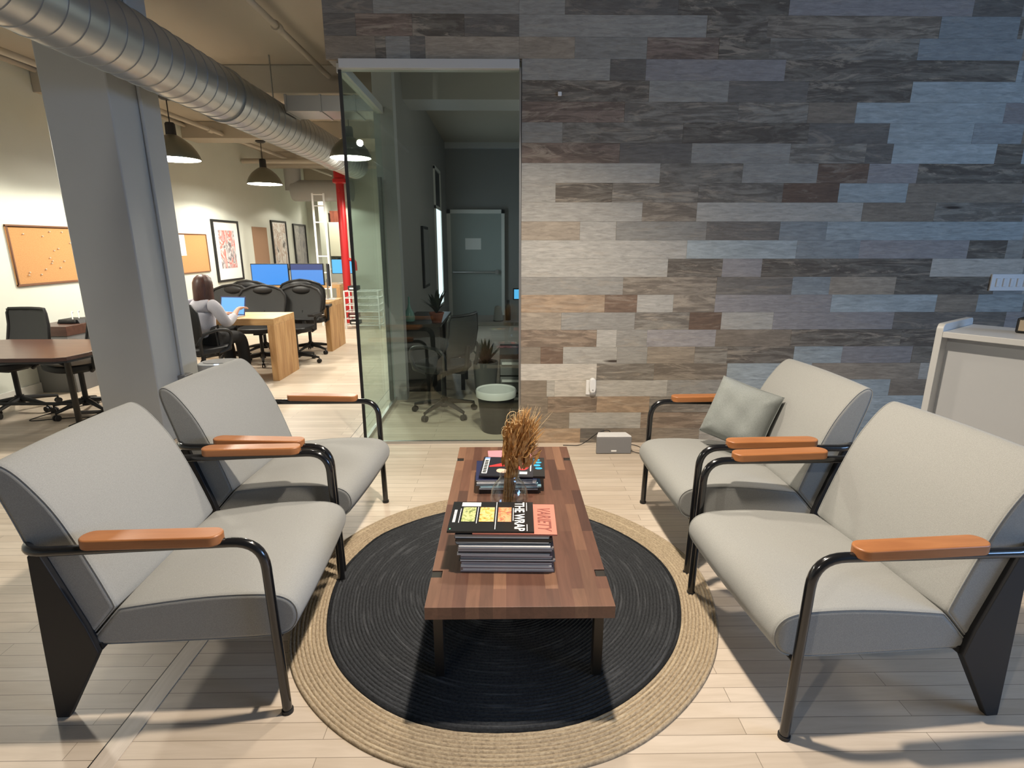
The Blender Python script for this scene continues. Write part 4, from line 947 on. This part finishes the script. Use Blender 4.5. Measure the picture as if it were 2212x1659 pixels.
# ------------------------------------------------------------------ far end: cabinets, boxes, wire rack
t=thing('wall_cabinet','cream wall cupboard at the far end of the office','cabinet',(-4.88,15.75,1.19))
MB().box(0,.95,0,.4,0,.92).build('body',M['laminate'],t)
for i in range(2): MB().box(.01+.475*i,.47+.475*i,-.02,0,.01,.91).build('door',mat('cream_door%d'%i,(.70,.68,.56),.5),t,bevel=.003)
bx=thing('cardboard_box','red brown box on top of the far cupboard, left one','box',(-4.70,15.9,2.111),0,'boxes on the far cupboard'); 
MB().box(-.13,.13,-.1,.15,0,.28).build('body',M['redbox'],bx,bevel=.004); MB().box(-.135,.135,-.105,.155,.27,.30).build('lid',M['redbox'],bx,bevel=.003)
dup(bx,(-4.30,15.9,2.111),R(8),'red brown box on top of the far cupboard, right one')
t=thing('kitchen_counter','far counter below the cream cupboard','counter',(-4.88,15.6,0)); MB().box(0,1.2,0,.59,0,.82).build('body',M['laminate'],t); MB().box(0,1.22,-.02,.59,.82,.86).build('worktop',M['white'],t)
for i,x in enumerate((.2,.55)): 
    q=thing('countertop_appliance','dark appliance on the far counter, %s one'%('left','right')[i],'appliance',(-4.88+x,15.85,.8605)); MB().box(-.12,.12,-.12,.12,0,.2).build('body',M['grey'],q,bevel=.02); MB().lathe([(.05,.2),(.06,.26),(.02,.28)],n=16,cap1=True).build('jug',M['black_matte'],q,smooth=True)
t=thing('wire_rack','white metal shelf rack on the floor behind the glass, near the red standpipe','shelf rack',(-2.93,10.05,0),R(-1))
for x in (0,.62):
    for y in (0,.32): MB().box(x-.011,x+.011,y-.011,y+.011,0,.70).build('post',M['whitemetal'],t)
for z in (.06,.18,.31,.43,.56,.68):
    m=MB().box(0,.62,-.008,.008,z,z+.014).box(0,.62,.312,.328,z,z+.014).box(-.008,.008,0,.32,z,z+.014).box(.612,.628,0,.32,z,z+.014)
    for k in range(1,9): m.box(.069*k-.002,.069*k+.002,0,.32,z+.004,z+.009)
    m.build('shelf',M['whitemetal'],t)
for k,(x,z,cn) in enumerate(((.12,.20,'dark red'),(.14,.075,'dark'),(.15,.70,'black'))):
    q=thing('rack_item','%s folded item on the white wire rack, %s'%(cn,('second shelf','bottom shelf','top')[k]),'box',(-2.93+x,10.2,z+.001)); MB().box(-.09,.09,-.1,.1,0,.08).build('body',M['black_matte'] if k else cm('dark_red_cloth',(.10,.02,.02)),q,bevel=.01); MB().box(-.06,.06,-.101,-.098,.02,.05).build('label',M['paper'],q)

# ------------------------------------------------------------------ glass office contents
t=thing('office_desk','grey desk inside the glass office','desk',(-.50,5.62,0))
MB().box(0,1.3,0,.6,.70,.735).build('desktop',mat('grey_desk',(.20,.19,.185),.5),t,bevel=.003)
for x in (.03,1.22):
    for y in (.04,.52): MB().box(x,x+.04,y,y+.04,0,.70).build('leg',M['black_matte'],t)
t=thing('office_credenza','dark low shelf along the left wall inside the glass office','shelf',(-1.08,5.6,0))
MB().box(0,.42,0,1.1,.69,.72).build('top',M['steel_dark'],t); MB().box(0,.02,0,1.1,0,.69).box(0,.4,1.08,1.1,0,.69).box(0,.4,0,.02,0,.69).build('frame',M['black_matte'],t)
t=thing('ceramic_bottle','pale teal bottle vase with a thin neck on the dark shelf in the glass office','vase',(-1.0,5.72,.7205))
MB().lathe([(.03,0),(.055,.02),(.058,.06),(.045,.11),(.02,.15),(.010,.19),(.008,.26)],n=24,cap0=True).build('body',M['teal'],t,smooth=True); MB().lathe([(.008,.26),(.012,.268)],n=16).build('lip',M['teal'],t)
t=thing('potted_plant','leafy plant in a terracotta pot on the dark shelf in the glass office','plant',(-.72,5.75,.7205))
MB().lathe([(.05,0),(.075,.09),(.08,.09),(.08,.105),(.07,.105),(.065,.09)],n=24,cap0=True).build('pot',M['terracotta'],t,smooth=True)
m=MB(); rr=random.Random(9)
for k in range(34):
    a=rr.uniform(0,6.28); tl=rr.uniform(.15,.9); L_=rr.uniform(.12,.30); w=.022
    d=Vector((math.cos(a)*tl*.6,math.sin(a)*tl*.6,1)).normalized(); s_=Vector((-math.sin(a),math.cos(a),0)); p0=Vector((0,0,.09)); pts=[]
    for i in range(6): 
        q=i/5; ww=w*math.sin(math.pi*(.08+.9*q)); c_=p0+d*L_*q+Vector((math.cos(a),math.sin(a),-.6))*.08*q*q*tl; pts += [c_-s_*ww,c_+s_*ww]
    m.add(pts,[(2*i,2*i+1,2*i+3,2*i+2) for i in range(5)])
m.build('foliage',M['leaf'],t,smooth=True,recalc=False)
t=thing('spiky_plant','spiky dark agave plant standing low in front of the grey office desk','plant',(-.20,5.45,0))
MB().lathe([(.10,0),(.13,.36),(.12,.36),(.11,.34)],n=28,cap0=True).build('pot',M['grey'],t,smooth=True); m=MB()
for k in range(16):
    a=2*math.pi*k/16+rr.uniform(-.15,.15); el=.25+.75*(k%2); L_=.26; s_=Vector((-math.sin(a),math.cos(a),0)); d=Vector((math.cos(a)*el,math.sin(a)*el,1)).normalized(); pts=[]
    for i in range(6):
        q=i/5; ww=.028*(1-q)**.7*(1+.5*math.sin(3*q)); c_=Vector((0,0,.34))+d*L_*q; pts += [c_-s_*ww,c_+s_*ww]
    m.add(pts,[(2*i,2*i+1,2*i+3,2*i+2) for i in range(5)])
m.build('leaves',M['leaf'],t,smooth=True,recalc=False)
t=thing('drawer_unit','dark grey drawer unit with three white handles inside the glass office','cabinet',(-.048,4.74,0))
MB().box(0,.42,.01,.5,.03,.575).build('body',M['steel_dark'],t)
for k,z in enumerate((.06,.225,.385)):
    d_=MB().box(.006,.414,-.01,.01,z,z+.145).build('drawer',M['grey'],t); MB().box(.02,.40,-.03,-.01,z+.100,z+.120).build('handle',M['white'],d_)
t=thing('waste_bin','black waste bin with a white liner folded over its rim, inside the glass office','bin',(-.075,4.36,0))
MB().lathe([(.12,.0),(.16,.35),(.155,.35),(.115,.01)],n=32,cap0=True).build('body',M['black_matte'],t,smooth=True)
MB().lathe([(.157,.30),(.166,.30),(.17,.345),(.163,.36),(.15,.35),(.13,.2)],n=32).build('liner',M['white'],t,smooth=True)
t=thing('desk_speaker','dark grey tapered speaker on the desk in the glass office','speaker',(-.07,5.72,.7355)); MB().lathe([(.05,0),(.045,.08),(.035,.15),(.02,.16)],n=24,cap0=True,cap1=True).build('body',M['grey'],t,smooth=True); MB().lathe([(.052,0),(.052,.01)],n=24).build('base_ring',M['black_matte'],t)
t=thing('black_bottle','slim black bottle on the desk in the glass office','bottle',(.035,5.80,.7355)); MB().lathe([(.028,0),(.03,.02),(.03,.14),(.018,.17),(.016,.19)],n=20,cap0=True).build('body',M['black_matte'],t,smooth=True); MB().lathe([(.018,.19),(.018,.21),(.002,.212)],n=20).build('cap',M['black_matte'],t)
monitor('small monitor with a cyan corner on the desk in the glass office',.33,5.95,.7355,.46,.10,R(6),M['screen3'])
t=thing('leaning_picture','tall framed panel hanging on the dark left wall of the glass office','picture',(-1.088,7.35,.95)); MB().box(0,.03,0,.5,0,.8).build('frame',M['black_matte'],t,bevel=.004); MB().box(.03,.033,.04,.46,.04,.76).build('print',M['grey'],t)

# ------------------------------------------------------------------ lights
def point(name,loc,energy,color,r=.1):
    l=bpy.data.lights.new(name,'POINT'); l.energy=energy; l.color=color; l.shadow_soft_size=r; o=bpy.data.objects.new(name,l); COL.objects.link(o); o.location=loc
def area(name,loc,rot,sx,sy,energy,color):
    l=bpy.data.lights.new(name,'AREA'); l.shape='RECTANGLE'; l.size=sx; l.size_y=sy; l.energy=energy; l.color=color; o=bpy.data.objects.new(name,l); COL.objects.link(o); o.location=loc; o.rotation_euler=rot
spot('lamp_or_fill',(-4.1,15.0,2.9),92*.9,(1,.93,.80),150,.3,.12)  # added fill without a fixture, brightens the cupboards at the far end
spot('lamp_or_fill',(-2.4,-1.7,3.15),85,(1,.94,.84),165,.6,.05,(R(25),0,R(-25)))  # unseen fill added behind the camera to lift the faces turned toward it
WARM=(1,.80,.58); NEUT=(1,.93,.80)
spot('lamp_or_fill',(.25,1.68,2.98),215,(1,.885,.745),146,.85,.05)
for i,(x,y,z) in enumerate([(-3.62,6.45,2.40),(-3.80,9.2,2.42),(-2.0,7.5,2.58),(-4.0,4.35,2.48),(-3.8,12.2,2.5),(-2.0,10.3,2.5)]):  # last two have no fixture, added to brighten the far office
    spot('lamp_or_fill',(x,y,z),92,NEUT,158,.12,.12)
area('window_or_fill',(6.12,(wy0+wy1)/2,2.2),(0,R(90),0),1.4,3.1,95,(.34,.58,1.0))
area('window_or_fill',(-1.05,9.26,1.3),(0,R(-90),0),1.4,.6,4,(.7,.85,1))
area('window_or_fill',(1.55,6.2,1.9),(0,R(90),0),1.6,2.6,9,(1,.97,.90))  # no window here: unseen panel added to brighten the glass office
spot('lamp_or_fill',(.2,3.0,2.95),80,(1,.885,.745),112,.9,.1)
w=bpy.data.worlds.new('world'); scene.world=w; w.use_nodes=True; w.node_tree.nodes['Background'].inputs[0].default_value=(.45,.6,.9,1); w.node_tree.nodes['Background'].inputs[1].default_value=.5

# ------------------------------------------------------------------ camera
cd_=bpy.data.cameras.new('camera'); cam=bpy.data.objects.new('camera',cd_); COL.objects.link(cam)
cd_.sensor_fit='HORIZONTAL'; cd_.sensor_width=36; cd_.lens=1175/2212*36; cd_.clip_start=.05
cam.location=(0,0,1.52); cam.rotation_euler=(R(90-14.414),0,R(-.756)); scene.camera=cam
vs_=scene.view_settings; vs_.view_transform='Standard'; vs_.look='None'; vs_.gamma=1; vs_.use_curve_mapping=False; vs_.exposure=.8
